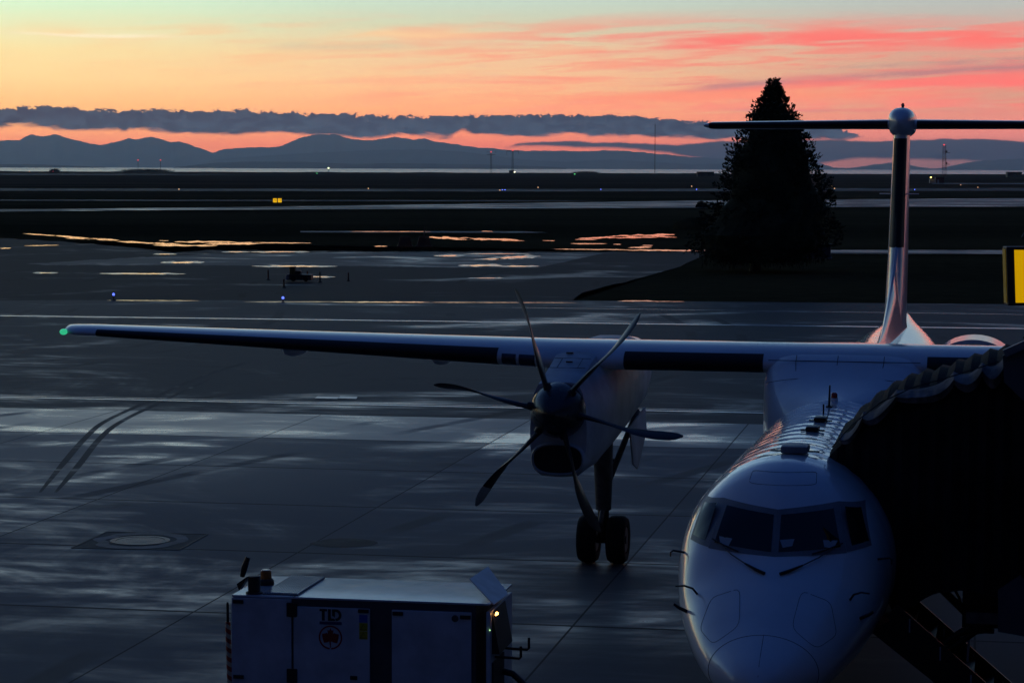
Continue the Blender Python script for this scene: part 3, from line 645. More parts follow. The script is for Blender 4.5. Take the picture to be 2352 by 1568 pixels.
radome = [fus(0.62, a * 2 * math.pi / 60) + Vector((0, -0.002, 0)) for a in range(61)]
MB().tube(radome, 0.0035, 5).build('radome_joint', M_SEAM, fuselage)
MB().tube([fus(s, math.pi / 2) for s in (0.05, .15, .3, .45, .62)], 0.003, 5).build('lightning_strip', M_SEAM, fuselage)
# papers on the glare shield behind the panes, just inside the glass
for l, z, rx in ((0.62, 2.53, 1), (-0.14, 2.55, -1), (-0.63, 2.535, 1)):
    p = on_nose(l, z, 0.019)
    q = [on_nose(l - 0.09 * rx, z + 0.035, 0.019), on_nose(l + 0.08 * rx, z + 0.045, 0.019), on_nose(l + 0.06 * rx, z - 0.03, 0.019), on_nose(l - 0.05 * rx, z - 0.05, 0.019)]
    MB().add(q, [(0, 1, 2, 3)]).build('cockpit_paper', M_PAPER, plane)
# probes on the sides of the nose
def probe(l, z, pts, r):
    b = on_nose(l, z, -0.02); MB().tube([b] + [b + Vector(q) for q in pts], r).build('probe', M_DARK, plane, smooth=50)
for sg in (1, -1):
    probe(0.90 * sg, 1.93, [(-0.05 * sg, -0.06, 0.08), (-0.14 * sg, -0.12, 0.12), (-0.24 * sg, -0.18, 0.12)], [0.014, 0.013, 0.012, 0.009])
    probe(1.02 * sg, 1.72, [(-0.10 * sg, -0.02, 0.05), (-0.16 * sg, -0.02, 0.09)], [0.022, 0.02, 0.015])
    probe(1.17 * sg, 2.30, [(-0.14 * sg, -0.01, 0.02), (-0.17 * sg, -0.03, 0.0), (-0.17 * sg, -0.04, -0.05)], [0.014, 0.013, 0.011, 0.010])
# aerials along the crown
def crown(s, l=0.0): return math.sqrt(max(0, 1.345**2 - l * l)) + 2.08
for s, sz in ((3.75, (0.34, 0.42, 0.09)), (6.3, (0.18, 0.30, 0.07)), (7.6, (0.18, 0.30, 0.07))):
    mb = MB(); mb.box((0.05, s, crown(s) + sz[2] / 2), sz); o = mb.build('antenna_box', M_DARK if s > 5 else M_FRAME, plane, bevel=0.03, smooth=30)
    MB().box((0.05, s, crown(s) + 0.012), (sz[0] * 1.8, 0.06, 0.016)).build('antenna_base', M_DARK, o)
MB().loft([[Vector((x_, 9.7 + y_ * w_ + (1 - w_) * 0.28, z_)) for x_, y_ in ((0.018 * w_, 0), (0.006, 0.16), (-0.006, 0.16), (-0.018 * w_, 0))] for z_, w_ in ((crown(9.8) - .02, 1.0), (crown(9.8) + .32, 0.6))]).build('blade_antenna', M_DARK, plane)
MB().box((0, 9.8, crown(9.8) + 0.008), (0.09, 0.20, 0.02)).build('antenna_base', M_DARK, plane)
MB().loft([[Vector((x_, 8.7 + y_ * w_, z_)) for x_, y_ in ((0.012, 0), (0.004, 0.1), (-0.004, 0.1), (-0.012, 0))] for z_, w_ in ((crown(9) - .02, 1.0), (crown(9) + .14, 0.5))]).build('blade_antenna', M_DARK, plane)
be = MB().lathe((0.0, 10.7, crown(10.7)), [(-0.02, 0.06), (0.05, 0.058)]).build('beacon_base', M_WHITE, plane, smooth=40)
MB().lathe((0.0, 10.7, crown(10.7)), [(0.05, 0.052), (0.11, 0.05), (0.135, 0.03), (0.14, 0.005)]).build('beacon_lens', M_RED, be, smooth=40)

# wing: constant middle panel out to the nacelles, then tapered
def wing_sec(l):
    al = abs(l)
    if al <= 4.9: c, le, zc, th = 3.05, 12.75, 3.80, 0.155
    else:
        t = (al - 4.9) / (14.2 - 4.9); c = 3.05 + (1.35 - 3.05) * t; le = 12.75 + 1.30 * t; zc = 3.80 + 0.26 * t; th = 0.155 - 0.03 * t
    return c, le, zc, th
def airfoil(l, f, up, grow=0.0):
    c, le, zc, th = wing_sec(l); y_ = 5 * th * (0.2969 * math.sqrt(f) - 0.126 * f - 0.3516 * f * f + 0.2843 * f**3 - 0.1036 * f**4)
    cam_ = 0.03 * 4 * f * (1 - f); zz = (cam_ + (y_ * (1.05 if up else -0.95))) * c
    inc = R(1.5)
    x_, z_ = f * c, zz
    d = Vector((-l, le + x_ * math.cos(inc) + z_ * math.sin(inc), zc - x_ * math.sin(inc) + z_ * math.cos(inc)))
    return d
FR = [1, .9, .78, .64, .5, .38, .28, .2, .14, .09, .055, .03, .014, .005]
def wing_ring(l): return [airfoil(l, f, True) for f in FR] + [airfoil(l, 0, True)] + [airfoil(l, f, False) for f in FR[::-1]]
lam = [0, 1.3, 2.6, 3.6, 4.4, 4.9, 6.5, 8, 9.5, 11, 12.5, 13.42]
def tip_ring(l, k):
    r = wing_ring(13.42 * (1 if l > 0 else -1)); c = sum(r, Vector()) / len(r); out = []
    for p in r: out.append(Vector((-l, c.y + 0.18 * (1 - k) + (p.y - c.y) * k, c.z + 0.04 * (1 - k) + (p.z - c.z) * (0.35 + 0.65 * k))))
    return out
for sg in (1, -1):
    rg = [wing_ring(sg * l) for l in lam] + [tip_ring(sg * (13.42 + d), k) for d, k in ((0.25, 0.97), (0.45, 0.86), (0.56, 0.68), (0.61, 0.42))]
    wing = MB().loft(rg).build('wing', M_WINGP, plane, smooth=40)
    # de-icing boots along the leading edge: the stretch inboard of the nacelle and the long one outboard
    for a, b in ((1.32, 3.62), (5.78, 13.3)):
        rings = []
        for l in [a] + [v for v in lam if a < v < b] + [b]:
            l *= sg; up = wing_ring(l)[10:20]
            ctr = airfoil(l, 0.12, True) * 0.5 + airfoil(l, 0.12, False) * 0.5
            rings.append([p + (p - ctr).normalized() * (0.008 if 0 < q < 9 else 0.001) for q, p in enumerate(up)])
        MB().loft(rings, False, False).build('deicing_boot', M_BOOT, wing, smooth=60)
    # twin landing lamps behind a window in the leading edge
    for a, b in ((5.12, 5.40), (5.45, 5.70)):
        rings = []
        for i in range(5):
            l = sg * (a + (b - a) * i / 4); ctr = airfoil(l, 0.12, True) * 0.5 + airfoil(l, 0.12, False) * 0.5
            rings.append([p + (p - ctr).normalized() * 0.006 for p in [airfoil(l, f, True) for f in (0.012, 0.004)] + [airfoil(l, 0, True)] + [airfoil(l, f, False) for f in (0.006, 0.02, 0.045)]])
        MB().loft(rings, False, False).build('landing_lamp_window', M_CLEAR, wing, smooth=60)
    # navigation lamp at the tip
    tipc = airfoil(sg * 13.42, 0.02, True)
    if sg > 0: MB().sphere((-13.96, tipc.y + 0.10, tipc.z - 0.035), (0.065, 0.11, 0.055), 14, 10).build('navigation_lamp', M_GREENLAMP, wing, smooth=60)
    # flap track pods
    for l in (7.05, 9.75):
        c_, le, zc, th = wing_sec(l); q = airfoil(sg * l, 0.62, False); rr = []
        for t in range(9):
            u = t / 8; k = math.sin(math.pi * min(1, 0.06 + u * 0.94)) ** 0.6 if 0 < u < 1 else 0.05
            rr.append([Vector((q.x + 0.13 * k * math.cos(a * math.pi / 8), q.y - 1.15 + 1.9 * u, q.z + 0.02 + 0.22 * k * math.sin(a * math.pi / 8))) for a in range(16)])
        MB().loft(rr).build('flap_track_pod', M_WINGP, wing, smooth=50)
# wing root fairing on the fuselage
def rr_ring(s, hw, top, bot, ex, zc=None):
    out = []
    for j in range(36):
        a = 2 * math.pi * j / 36; c, si = math.cos(a), math.sin(a); mid = (top + bot) / 2
        out.append(Vector((-hw * math.copysign(abs(c) ** (2 / ex), c), s, mid + (top - bot) / 2 * math.copysign(abs(si) ** (2 / ex), si))))
    return out
fair = MB().loft([rr_ring(s, hw, tp, bt, ex) for s, hw, tp, bt, ex in ((10.6, 0.3, 3.40, 2.4, 2.2), (11.2, 0.85, 3.46, 2.2, 2.4), (11.8, 1.12, 3.56, 2.1, 3.0), (12.3, 1.22, 3.70, 2.1, 4.0), (12.62, 1.29, 3.86, 2.1, 5.0), (12.82, 1.30, 3.97, 2.1, 5.5), (13.3, 1.30, 3.985, 2.0, 5.5), (15.5, 1.33, 4.0, 1.9, 5.0), (17, 1.33, 3.85, 1.9, 4.5), (19, 1.15, 3.55, 2.0, 3.0), (20.5, 0.6, 3.42, 2.4, 2.4))]).build('wing_root_fairing', M_WHITE, plane, smooth=40)
mb = MB()
for x_ in (-0.75, -0.1, 0.62): mb.tube([(x_, 12.40, 3.72), (x_ * 1.03, 12.63, 3.87), (x_ * 1.03, 12.80, 3.965)], 0.005, 5)
mb.tube([(-1.22 + 2.44 * i / 20, 12.66, 3.885 + 0.0) for i in range(21)], 0.006, 5)
mb.tube([(-1.2 + 2.4 * i / 20, 12.2 - 0.02, 3.655 - 0.10 * abs(-1 + i / 10) ** 3) for i in range(21)], 0.004, 5)
mb.build('panel_gap', M_SEAM, fair)

# nacelles, propellers, main legs
def nac_ring(s):
    top = interp(s, [(11.25, 3.58), (11.6, 3.66), (12.2, 3.80), (12.9, 3.96), (13.4, 4.01), (16.5, 3.99), (18.5, 3.72), (20.5, 3.3)])
    bot = interp(s, [(11.25, 2.06), (11.5, 2.04), (12.5, 2.08), (14, 2.24), (15.5, 2.46), (17, 2.72), (19, 3.05), (20.5, 3.24)])
    tw = interp(s, [(11.25, 0.36), (12.5, 0.36), (13.4, 0.42), (17, 0.40), (19, 0.22), (20.5, 0.03)])
    hw = interp(s, [(11.25, 0.46), (11.7, 0.54), (12.5, 0.62), (14, 0.68), (16.5, 0.66), (18.5, 0.42), (20.5, 0.04)])
    bw = interp(s, [(11.25, 0.34), (12.5, 0.38), (15.5, 0.42), (17, 0.36), (20.5, 0.03)])
    h = top - bot
    P = [(0, top), (tw * 0.6, top - 0.005), (tw * 0.9, top - 0.04), (tw * 1.05 + 0.02, top - 0.12 * h), (hw * 0.97, top - 0.30 * h), (hw, top - 0.48 * h), (hw, bot + 0.34 * h), (hw * 0.93, bot + 0.2 * h), (bw * 1.15, bot + 0.07 * h), (bw * 0.8, bot + 0.01 * h), (0, bot)]
    return [(x_, z_) for x_, z_ in P] + [(-x_, z_) for x_, z_ in P[-2:0:-1]]
for sg in (1, -1):
    X = -4.42 * sg; ZP = 3.135
    sl = [11.25, 11.32, 11.5, 11.8, 12.2, 12.6, 13, 13.4, 14, 14.6, 15.2, 15.8, 16.5, 17, 17.8, 18.5, 19.3, 20, 20.5]
    nac = MB().loft([[Vector((X + x_, s, z_)) for x_, z_ in nac_ring(s)] for s in sl]).build('nacelle', M_NAC, plane, smooth=35)
    # chin intake: a rounded lip round a black mouth
    def oval(s, hw, hh, zc, e=2.6): return [Vector((X + hw * math.copysign(abs(math.cos(a)) ** (2 / e), math.cos(a)), s, zc + hh * math.copysign(abs(math.sin(a)) ** (2 / e), math.sin(a)))) for a in [2 * math.pi * j / 32 for j in range(32)]]
    lip = MB().loft([oval(12.3, 0.50, 0.32, 2.38), oval(11.5, 0.46, 0.285, 2.36), oval(11.22, 0.44, 0.27, 2.35), oval(11.15, 0.415, 0.245, 2.35), oval(11.20, 0.39, 0.222, 2.35)], True, False).build('intake_lip', M_NAC, nac, smooth=50)
    MB().loft([oval(11.20, 0.392, 0.224, 2.35), oval(11.5, 0.36, 0.20, 2.36), oval(12.0, 0.3, 0.16, 2.38)]).build('intake_duct', M_DARK, nac, smooth=50)
    # hatches and hinges on the sloping top
    for hx, hs, hz in ((-0.02, 12.3, 3.827), (-0.10, 12.75, 3.94)): MB().box((X + hx, hs, hz), (0.11, 0.06, 0.02)).build('hinge', M_DARK, nac)
    mb = MB()
    for a, b in (((-.3, 12.0), (.3, 12.0)), ((-.3, 12.5), (.3, 12.5)), ((-.17, 12.0), (-.17, 12.5)), ((.17, 12.0), (.17, 12.5)), ((-.33, 12.95), (.33, 12.95))):
        za = nac_ring(a[1])[1][1] + 0.003; zb = nac_ring(b[1])[1][1] + 0.003; mb.tube([(X + a[0], a[1], za), (X + b[0], b[1], zb)], 0.004, 5)
    mb.build('panel_gap', M_SEAM, nac)
    # louvred side scoop and hump behind the wing
    MB().sphere((X + 0.02, 17.0, 3.80), (0.42, 1.2, 0.12), 20, 12).build('exhaust_hump', M_WHITE, nac, smooth=60)
    # propeller, feathered
    prop = empty('propeller', (X, 11.0, ZP)); prop.parent = plane
    MB().lathe((0, 0, 0), [(-0.46, 0.02), (-0.44, 0.07), (-0.38, 0.15), (-0.28, 0.245), (-0.15, 0.335), (0.0, 0.40), (0.13, 0.435), (0.24, 0.45)], 'Y', 40).build('spinner', M_SPIN, prop, smooth=50)
    for kb in range(6):
        ang = R((49 if sg > 0 else 20) + 60 * kb); rings = []; mi = []
        er = Vector((math.cos(ang), 0, math.sin(ang))); et = Vector((-math.sin(ang), 0, math.cos(ang))); ey = Vector((0, 1, 0))
        for i in range(19):
            t = i / 18; r_ = 0.36 + (2.055 - 0.36) * t
            ch = interp(t, [(0, 0.11), (0.12, 0.14), (0.3, 0.24), (0.55, 0.31), (0.75, 0.30), (0.9, 0.235), (0.97, 0.15), (1, 0.05)])
            tk = interp(t, [(0, 0.11), (0.12, 0.085), (0.3, 0.06), (0.6, 0.038), (1, 0.014)])
            pit = R(interp(t, [(0, 112), (0.3, 100), (0.55, 78), (0.8, 66), (1, 58)]))        # 90 degrees lies fore and aft
            sweep_y = 0.16 * (t ** 2.2) - 0.05 * math.sin(math.pi * t); sweep_t = -0.10 * math.sin(math.pi * t) * t + 0.03 * t
            cdir = et * math.cos(pit) + ey * math.sin(pit); ndir = et * math.sin(pit) - ey * math.cos(pit)
            c = er * r_ + ey * sweep_y + et * sweep_t
            rings.append([c + cdir * (ch * u) + ndir * (tk * v) for u, v in ((-.5, 0), (-.36, .4), (-.1, .6), (.2, .4), (.5, 0), (.2, -.22), (-.1, -.32), (-.36, -.25))])
        bl = MB().loft(rings).build('propeller_blade', M_BLADE, prop, smooth=50)
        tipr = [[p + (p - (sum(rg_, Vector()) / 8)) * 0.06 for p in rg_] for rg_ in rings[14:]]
        if kb == 3 and sg > 0: MB().loft(tipr).build('tip_sky_sheen', M_BLTIP, bl, smooth=50)  # sky reflection painted onto the outer part of the lower left blade
        MB().tube([er * 0.32 + ey * 0.0, er * 0.46], [0.085, 0.06], 12).build('blade_root', M_DARK, bl, smooth=50)
    # main leg
    gear = empty('main_gear', (X, 15.57, 0)); gear.parent = plane
    MB().tube([(0, -0.15, 2.5), (0, -0.03, 1.55), (0, 0.0, 0.95)], [0.19, 0.165, 0.14], 16).build('leg', M_STEEL, gear, smooth=50)
    MB().tube([(0, 0.0, 1.0), (0, 0, 0.42)], 0.10, 14).build('shock_strut', M_DARK, gear, smooth=50)
    MB().tube([(-0.42, 0, 0.42), (0.42, 0, 0.42)], 0.075, 12).build('axle', M_DARK, gear, smooth=50)
    mb = MB(); mb.tube([(0.05, 0.02, 1.35), (0.42, 1.1, 2.62)], 0.055); mb.tube([(-0.05, 0.02, 1.35), (-0.30, 1.1, 2.62)], 0.055); mb.tube([(0.18, 0.45, 1.78), (-0.14, 0.45, 1.78)], 0.03); mb.build('drag_brace', M_STEEL, gear, smooth=50)
    mb = MB(); mb.tube([(0, -0.02, 1.02), (0, -0.34, 0.76), (0, -0.05, 0.45)], [0.04, 0.05, 0.04]); mb.build('torque_link', M_STEEL, gear, smooth=50)
    for wx in (-0.262, 0.262):
        wh = empty('wheel', (wx, 0, 0.425)); wh.parent = gear
        MB().lathe((0, 0, 0), [(-0.155, 0.24), (-0.175, 0.31), (-0.165, 0.375), (-0.115, 0.415), (-0.05, 0.424), (0.05, 0.424), (0.115, 0.415), (0.165, 0.375), (0.175, 0.31), (0.155, 0.24)], 'X', 40, False).build('tyre', M_TYRE, wh, smooth=40)
        MB().lathe((0, 0, 0), [(-0.14, 0.06), (-0.15, 0.22), (-0.12, 0.245), (0.12, 0.245), (0.15, 0.22), (0.14, 0.06)], 'X', 32).build('rim', M_STEEL, wh, smooth=40)
    for dx in (0.44, -0.44):
        MB().prism([(dx, 0.0, 2.42), (dx, 1.75, 2.62), (dx * 1.12, 1.6, 2.2), (dx * 1.14, 0.55, 1.62), (dx * 1.1, 0.15, 1.75)], (0.03 if dx > 0 else -0.03, 0, 0)).build('gear_door', M_NAC, gear)
# nose leg (below the picture, but it carries the nose)
ng = empty('nose_gear', (0, 2.0, 0)); ng.parent = plane
MB().tube([(0, 0.1, 0.95), (0, 0, 0.28)], 0.07, 12).build('leg', M_STEEL, ng, smooth=50)
for wx in (-0.17, 0.17):
    wh = empty('wheel', (wx, 0, 0.28)); wh.parent = ng
    MB().lathe((0, 0, 0), [(-0.09, 0.15), (-0.10, 0.22), (-0.06, 0.278), (0.06, 0.278), (0.10, 0.22), (0.09, 0.15)], 'X', 28, False).build('tyre', M_TYRE, wh, smooth=40)
    MB().lathe((0, 0, 0), [(-0.08, 0.04), (-0.085, 0.155), (0.085, 0.155), (0.08, 0.04)], 'X', 24).build('rim', M_STEEL, wh, smooth=40)

# fin, dorsal fin, tailplane, bullet
def fin_ring(z):
    le = interp(z, [(3.35, 26.6), (5.0, 27.9), (7.8, 29.25)]); te = interp(z, [(3.35, 31.9), (7.8, 31.9)]); hw = interp(z, [(3.35, 0.23), (5, 0.215), (7.8, 0.185)])
    c = te - le; P = [(0, 0), (0.012, .30), (0.035, .52), (0.08, .75), (0.16, .95), (0.3, 1.0), (0.5, .86), (0.75, .45), (1, 0.03)]
    return [Vector((hw * k, le + c * f, z)) for f, k in P] + [Vector((-hw * k, le + c * f, z)) for f, k in P[-1:0:-1]]
fin = MB().loft([fin_ring(z) for z in (3.3, 3.8, 4.4, 5, 5.6, 6.2, 6.8, 7.4, 7.8)]).build('fin', M_WHITE, plane, smooth=50)
br = []
for i in range(12):
    z = 5.25 + (7.68 - 5.25) * i / 11; r_ = fin_ring(z); n = len(r_)
    br.append([r_[j % n] + Vector((0.004 * (1 if (j % n) <= 4 and j > 0 else -1) if j else 0, -0.006, 0)) for j in (-3, -2, -1, 0, 1, 2, 3)])
MB().loft(br, False, False).build('deicing_boot', M_BOOT, fin, smooth=60)
def dors(s):
    t = (s - 21.0) / (28.6 - 21.0); h = 0.12 + 2.0 * max(0, t) ** 2.0; b = f_top(s) - 0.06
    w0 = 0.10 + 0.15 * t; w1 = 0.03 + 0.06 * t
    return [Vector((-w0, s, b)), Vector((-w1 * 1.3, s, b + h * 0.55)), Vector((-w1 * 0.6, s, b + h)), Vector((0, s, b + h + 0.03)), Vector((w1 * 0.6, s, b + h)), Vector((w1 * 1.3, s, b + h * 0.55)), Vector((w0, s, b))]
MB().loft([dors(s) for s in (20.2, 21, 22, 23, 24, 25, 26, 27, 27.8, 28.6)]).build('dorsal_fin', M_WHITE, plane, smooth=50)
for sg in (1, -1): MB().prism([(0.19 * sg, 28.9, 6.42), (0.44 * sg, 29.12, 6.42), (0.44 * sg, 29.22, 6.42), (0.19 * sg, 29.3, 6.42)], (0, 0, 0.022)).build('strake_antenna', M_WHITE, fin)
def tp_ring(l):
    al = abs(l); t = al / 4.635; c = 2.05 - 0.55 * t; le = 30.0 + 0.36 * t; zc = 8.02 - 0.02 * t; th = 0.115; out = []
    F_ = [1, .8, .6, .4, .25, .14, .07, .03, .01]
    def p(f, s_): y_ = 5 * th * (0.2969 * math.sqrt(f) - 0.126 * f - 0.3516 * f * f + 0.2843 * f**3 - 0.1036 * f**4) * c * s_; return Vector((-l, le + f * c, zc + y_))
    return [p(f, 1) for f in F_] + [p(0, 1)] + [p(f, -1) for f in F_[::-1]]
tl = [-4.45, -3, -1.5, 0, 1.5, 3, 4.45]
def tp_tip(sg):
    r_ = tp_ring(sg * 4.45); c = sum(r_, Vector()) / len(r_); return [Vector((-sg * 4.635, c.y + (p.y - c.y) * 0.75, c.z + (p.z - c.z) * 0.45)) for p in r_]
tail = MB().loft([tp_tip(-1)] + [tp_ring(l) for l in tl] + [tp_tip(1)]).build('tailplane', M_WINGP, plane, smooth=50)
for sg in (1, -1):
    rings = []
    for i in range(8):
        l = sg * (0.33 + (4.50 - 0.33) * i / 7); r_ = tp_ring(l); ctr = (r_[4] + r_[14]) / 2
        rings.append([r_[j] + (r_[j] - ctr).normalized() * (0.006 if 6 <= j <= 12 else 0.002) for j in range(6, 14)])
    MB().loft(rings, False, False).build('deicing_boot', M_BOOT, tail, smooth=60)
def bul(s):
    k = interp(s, [(28.75, 0.12), (28.85, 0.42), (29.05, 0.72), (29.35, 0.93), (29.7, 1.0), (31.2, 0.95), (32.2, 0.6), (32.9, 0.1)])
    out = []
    for j in range(32):
        a = 2 * math.pi * j / 32; c, si = math.cos(a), math.sin(a)
        hw = 0.305 * (1.0 + 0.0 * si); pinch = 1 - 0.07 * math.exp(-((si + 0.15) / 0.25) ** 2)
        out.append(Vector((hw * pinch * k * math.copysign(abs(c) ** 0.8, c), s, 8.05 + 0.335 * k * math.copysign(abs(si) ** 0.8, si))))
    return out
bl = MB().loft([bul(s) for s in (28.75, 28.8, 28.9, 29.05, 29.2, 29.4, 29.7, 30.4, 31.2, 31.8, 32.2, 32.6, 32.9)]).build('tail_bullet', M_WHITE, plane, smooth=50)
MB().tube([(0, 30.2, 8.36), (0, 30.2, 8.43), (0, 30.2, 8.44), (0, 30.2, 8.50)], [0.035, 0.03, 0.045, 0.02], 10).build('tail_lamp', M_STEEL, bl)

# open baggage door behind the wing on the far side, swung out and up
dr = []
for i in range(15):
    a = R(158 - 136 * i / 14); dr.append((1.85 + 0.80 * math.cos(a), 3.08 + 0.56 * math.sin(a)))
rg = [[Vector((x_, s, z_)) for x_, z_ in dr] + [Vector((1.85 + (x_ - 1.85) * 0.93, s, z_ - 0.075)) for x_, z_ in dr[::-1]] for s in (22.0, 22.5, 23.1, 23.6)]
bd = MB().loft(rg).build('baggage_door', M_WHITE, plane, smooth=50)
MB().tube([(1.2, 22.6, 2.9), (2.3, 22.2, 3.35)], 0.03).build('door_strut', M_STEEL, bd)
# airstair door hanging open on the door side of the nose
st = empty('airstair', (1.3, 4.4, 1.35)); st.parent = plane
MB().prism([(0.0, -0.95, 0.04), (1.55, -0.95, -1.30), (1.35, -0.95, -1.35), (-0.28, -0.95, -0.10)], (0, 1.37, 0)).build('stair_shell', M_DARK, st)
mb = MB()
for i in range(6): mb.box((0.18 + 0.24 * i, -0.26, -0.02 - 0.21 * i), (0.22, 1.26, 0.03))
mb.build('stair_tread', M_DARK, st)
for yy_ in (-0.93, 0.40):
    mb = MB(); mb.bar((0.0, yy_, 0.16), (1.6, yy_, -1.20), 0.05, 0.20); mb.build('stair_stringer', M_DARK, st)
    for i in range(4): MB().box((0.22 + 0.38 * i, yy_ - 0.028, -0.02 - 0.335 * i), (0.018, 0.012, 0.17)).build('stringer_rib', M_PAPER, st)

# ---------------------------------------------------------------- boarding bridge on the door side
RTH = Matrix.Rotation(-TH, 4, 'Z'); PM = Matrix.Translation(P0) @ RTH; PMI = PM.inverted()
def pl(px, py, s):                              # line of sight met with the plane s = const of the aeroplane, in its local frame
    o = PMI @ Vector((0, 0, HCAM)); d = RTH.inverted() @ ray(px, py); return o + d * ((s - o.y) / d.y)
BO = Vector((5.0, 5.0, 0.0))
bridge = empty('boarding_bridge', PM @ BO, -TH, label='dark boarding bridge head pressed against the airliner beside its nose', cat='boarding bridge')
M_CANV = mat('black_canvas', (0.017, 0.017, 0.018), 0.85, spec=0.15, var=0.4, vscale=1.5, bump=0.3, bscale=6)
M_TRIM = mat('weathered_canvas', (0.20, 0.185, 0.175), 0.85, spec=0.15, var=0.5, vscale=4, bump=0.5, bscale=9)
M_CAB = mat('bridge_panel', (0.075, 0.085, 0.105), 0.5, var=0.12, vscale=0.8)
M_GUT = mat('bridge_gutter', (0.20, 0.20, 0.21), 0.45, var=0.2)
C_TOP = smooth_table([(0.46, 3.42), (0.55, 3.54), (0.72, 3.74), (1.03, 4.02), (1.40, 4.24), (1.83, 4.37), (2.15, 4.50), (2.58, 4.64), (3.2, 4.80), (4.0, 4.9)])
def c_bot(x): return interp(x, [(0.46, 2.9), (1.0, 2.2), (1.25, 1.50), (1.40, 1.46), (1.82, 1.73), (2.25, 1.79), (3.0, 1.62), (4.0, 1.5)])
def hoop(x, e):
    zt, zb = interp(x, C_TOP), c_bot(x); sf = interp(x, [(0.46, 3.95), (1.0, 3.72), (1.4, 3.60), (2.6, 3.50), (4, 3.45)]); sr = sf + 2.9
    h = zt - zb
    pts = [(sf - e, zb), (sf - e * 1.2, zb + 0.35 * h), (sf - e, zb + 0.7 * h), (sf + 0.03 - e, zt - 0.12 * h), (sf + 0.16, zt - 0.03 * h + e * 0.4), (sf + 0.45, zt + e), (sf + 1.4, zt + 0.05 + e), (sr - 0.5, zt + e), (sr - 0.15, zt - 0.06 * h + e * 0.4), (sr + e, zt - 0.2 * h), (sr + e, zb + 0.5 * h), (sr + e, zb)]
    return [Vector((x, s, z)) - BO for s, z in pts]
NP = 34
rg = [hoop(0.46 + 3.5 * i / NP, 0.035 if i % 2 else -0.02) for i in range(NP + 1)]
canopy = MB().loft(rg, False, False).build('bellows_canopy', M_CANV, bridge, smooth=25)
# weathered cloth edge that hangs in folds along the ridge
mb = MB(); rows = []
for i in range(121):
    t = i / 120; x = 0.60 + 2.15 * t; zt = interp(x, C_TOP); sf = interp(x, [(0.46, 3.95), (1.0, 3.72), (1.4, 3.60), (2.6, 3.50), (4, 3.45)])
    ph = t * 5.2 + 0.4 * math.sin(t * 7); fr_ = ph - math.floor(ph); sag = math.sin(math.pi * fr_) ** 0.7
    wd = (0.10 + 0.13 * t) * (0.75 + 0.25 * mnoise.noise(Vector((ph, 2, 0)))); fold = 0.04 * mnoise.noise(Vector((t * 22, 5, 0)))
    z0 = zt + 0.02 - 0.10 * sag; z1 = z0 - wd * (0.55 + 0.6 * math.sin(math.pi * fr_ * 0.8))
    rows.append([Vector((x, sf + 0.18, z0 + 0.03)) - BO, Vector((x, sf + 0.02 - 0.06 * sag + fold, z0)) - BO, Vector((x, sf - 0.10 - 0.05 * sag + fold * 1.5, (z0 + z1) / 2)) - BO, Vector((x, sf - 0.055 + fold, z1)) - BO, Vector((x, sf - 0.03, z1 - 0.03)) - BO])
mb.loft(rows, False, False); mb.build('canopy_edge', M_TRIM, canopy, smooth=40)
MB().tube([Vector((x, interp(x, [(0.46, 3.95), (1.0, 3.72), (1.4, 3.60), (2.6, 3.50)]) - 0.09, interp(x, C_TOP) + 0.01)) - BO for x in (0.5, 0.75, 1.1, 1.5, 2.0, 2.55)], 0.008, 5).build('canopy_rope', M_DARK, canopy)
# front plate of the cab with the rounded opening for the bellows
ow = [(2.60, 4.72), (3.3, 5.05), (6.6, 5.25), (6.6, 1.05), (4.2, 1.10), (2.60, 1.32), (2.59, 1.83)]
for i in range(13):
    a = R(-128 + 256 * (i / 12)); ow.append((2.62 + 0.66 + 0.52 * math.cos(a) - 0.10, 3.10 + 1.36 * math.sin(a)))
ow.append((2.62, 4.40))
MB().prism([Vector((x, 3.32, z)) - BO for x, z in ow], (0, 0.07, 0)).build('cab_front', M_CAB, bridge)
MB().bar(Vector((2.62, 3.30, 4.75)) - BO, Vector((3.32, 3.30, 5.085)) - BO, 0.14, 0.09).build('gutter', M_GUT, bridge)
MB().box(Vector((5.1, 6.3, 3.15)) - BO, (3.0, 5.4, 3.7)).build('cab', M_CAB, bridge, bevel=0.05)
MB().box(Vector((5.1, 6.3, 5.06)) - BO, (3.2, 5.7, 0.10)).build('cab_roof', M_GUT, bridge)
MB().box(Vector((3.2, 5.0, 1.42)) - BO, (2.0, 2.7, 0.14)).build('floor_plate', M_STEEL, bridge)
MB().box(Vector((4.78, -5.0, 3.46)) - BO, (3.1, 16.5, 3.3)).build('shading_tunnel', M_CAB, bridge, bevel=0.05)  # unseen tunnel block, sized and set close to shade the nose's right side
for dx in (-0.9, 0.9): MB().tube([Vector((7.5 + dx, 3.2, 0.0)) - BO, Vector((7.5 + dx, 3.2, 2.2)) - BO], 0.22, 14).build('support_column', M_STEEL, bridge, smooth=40)
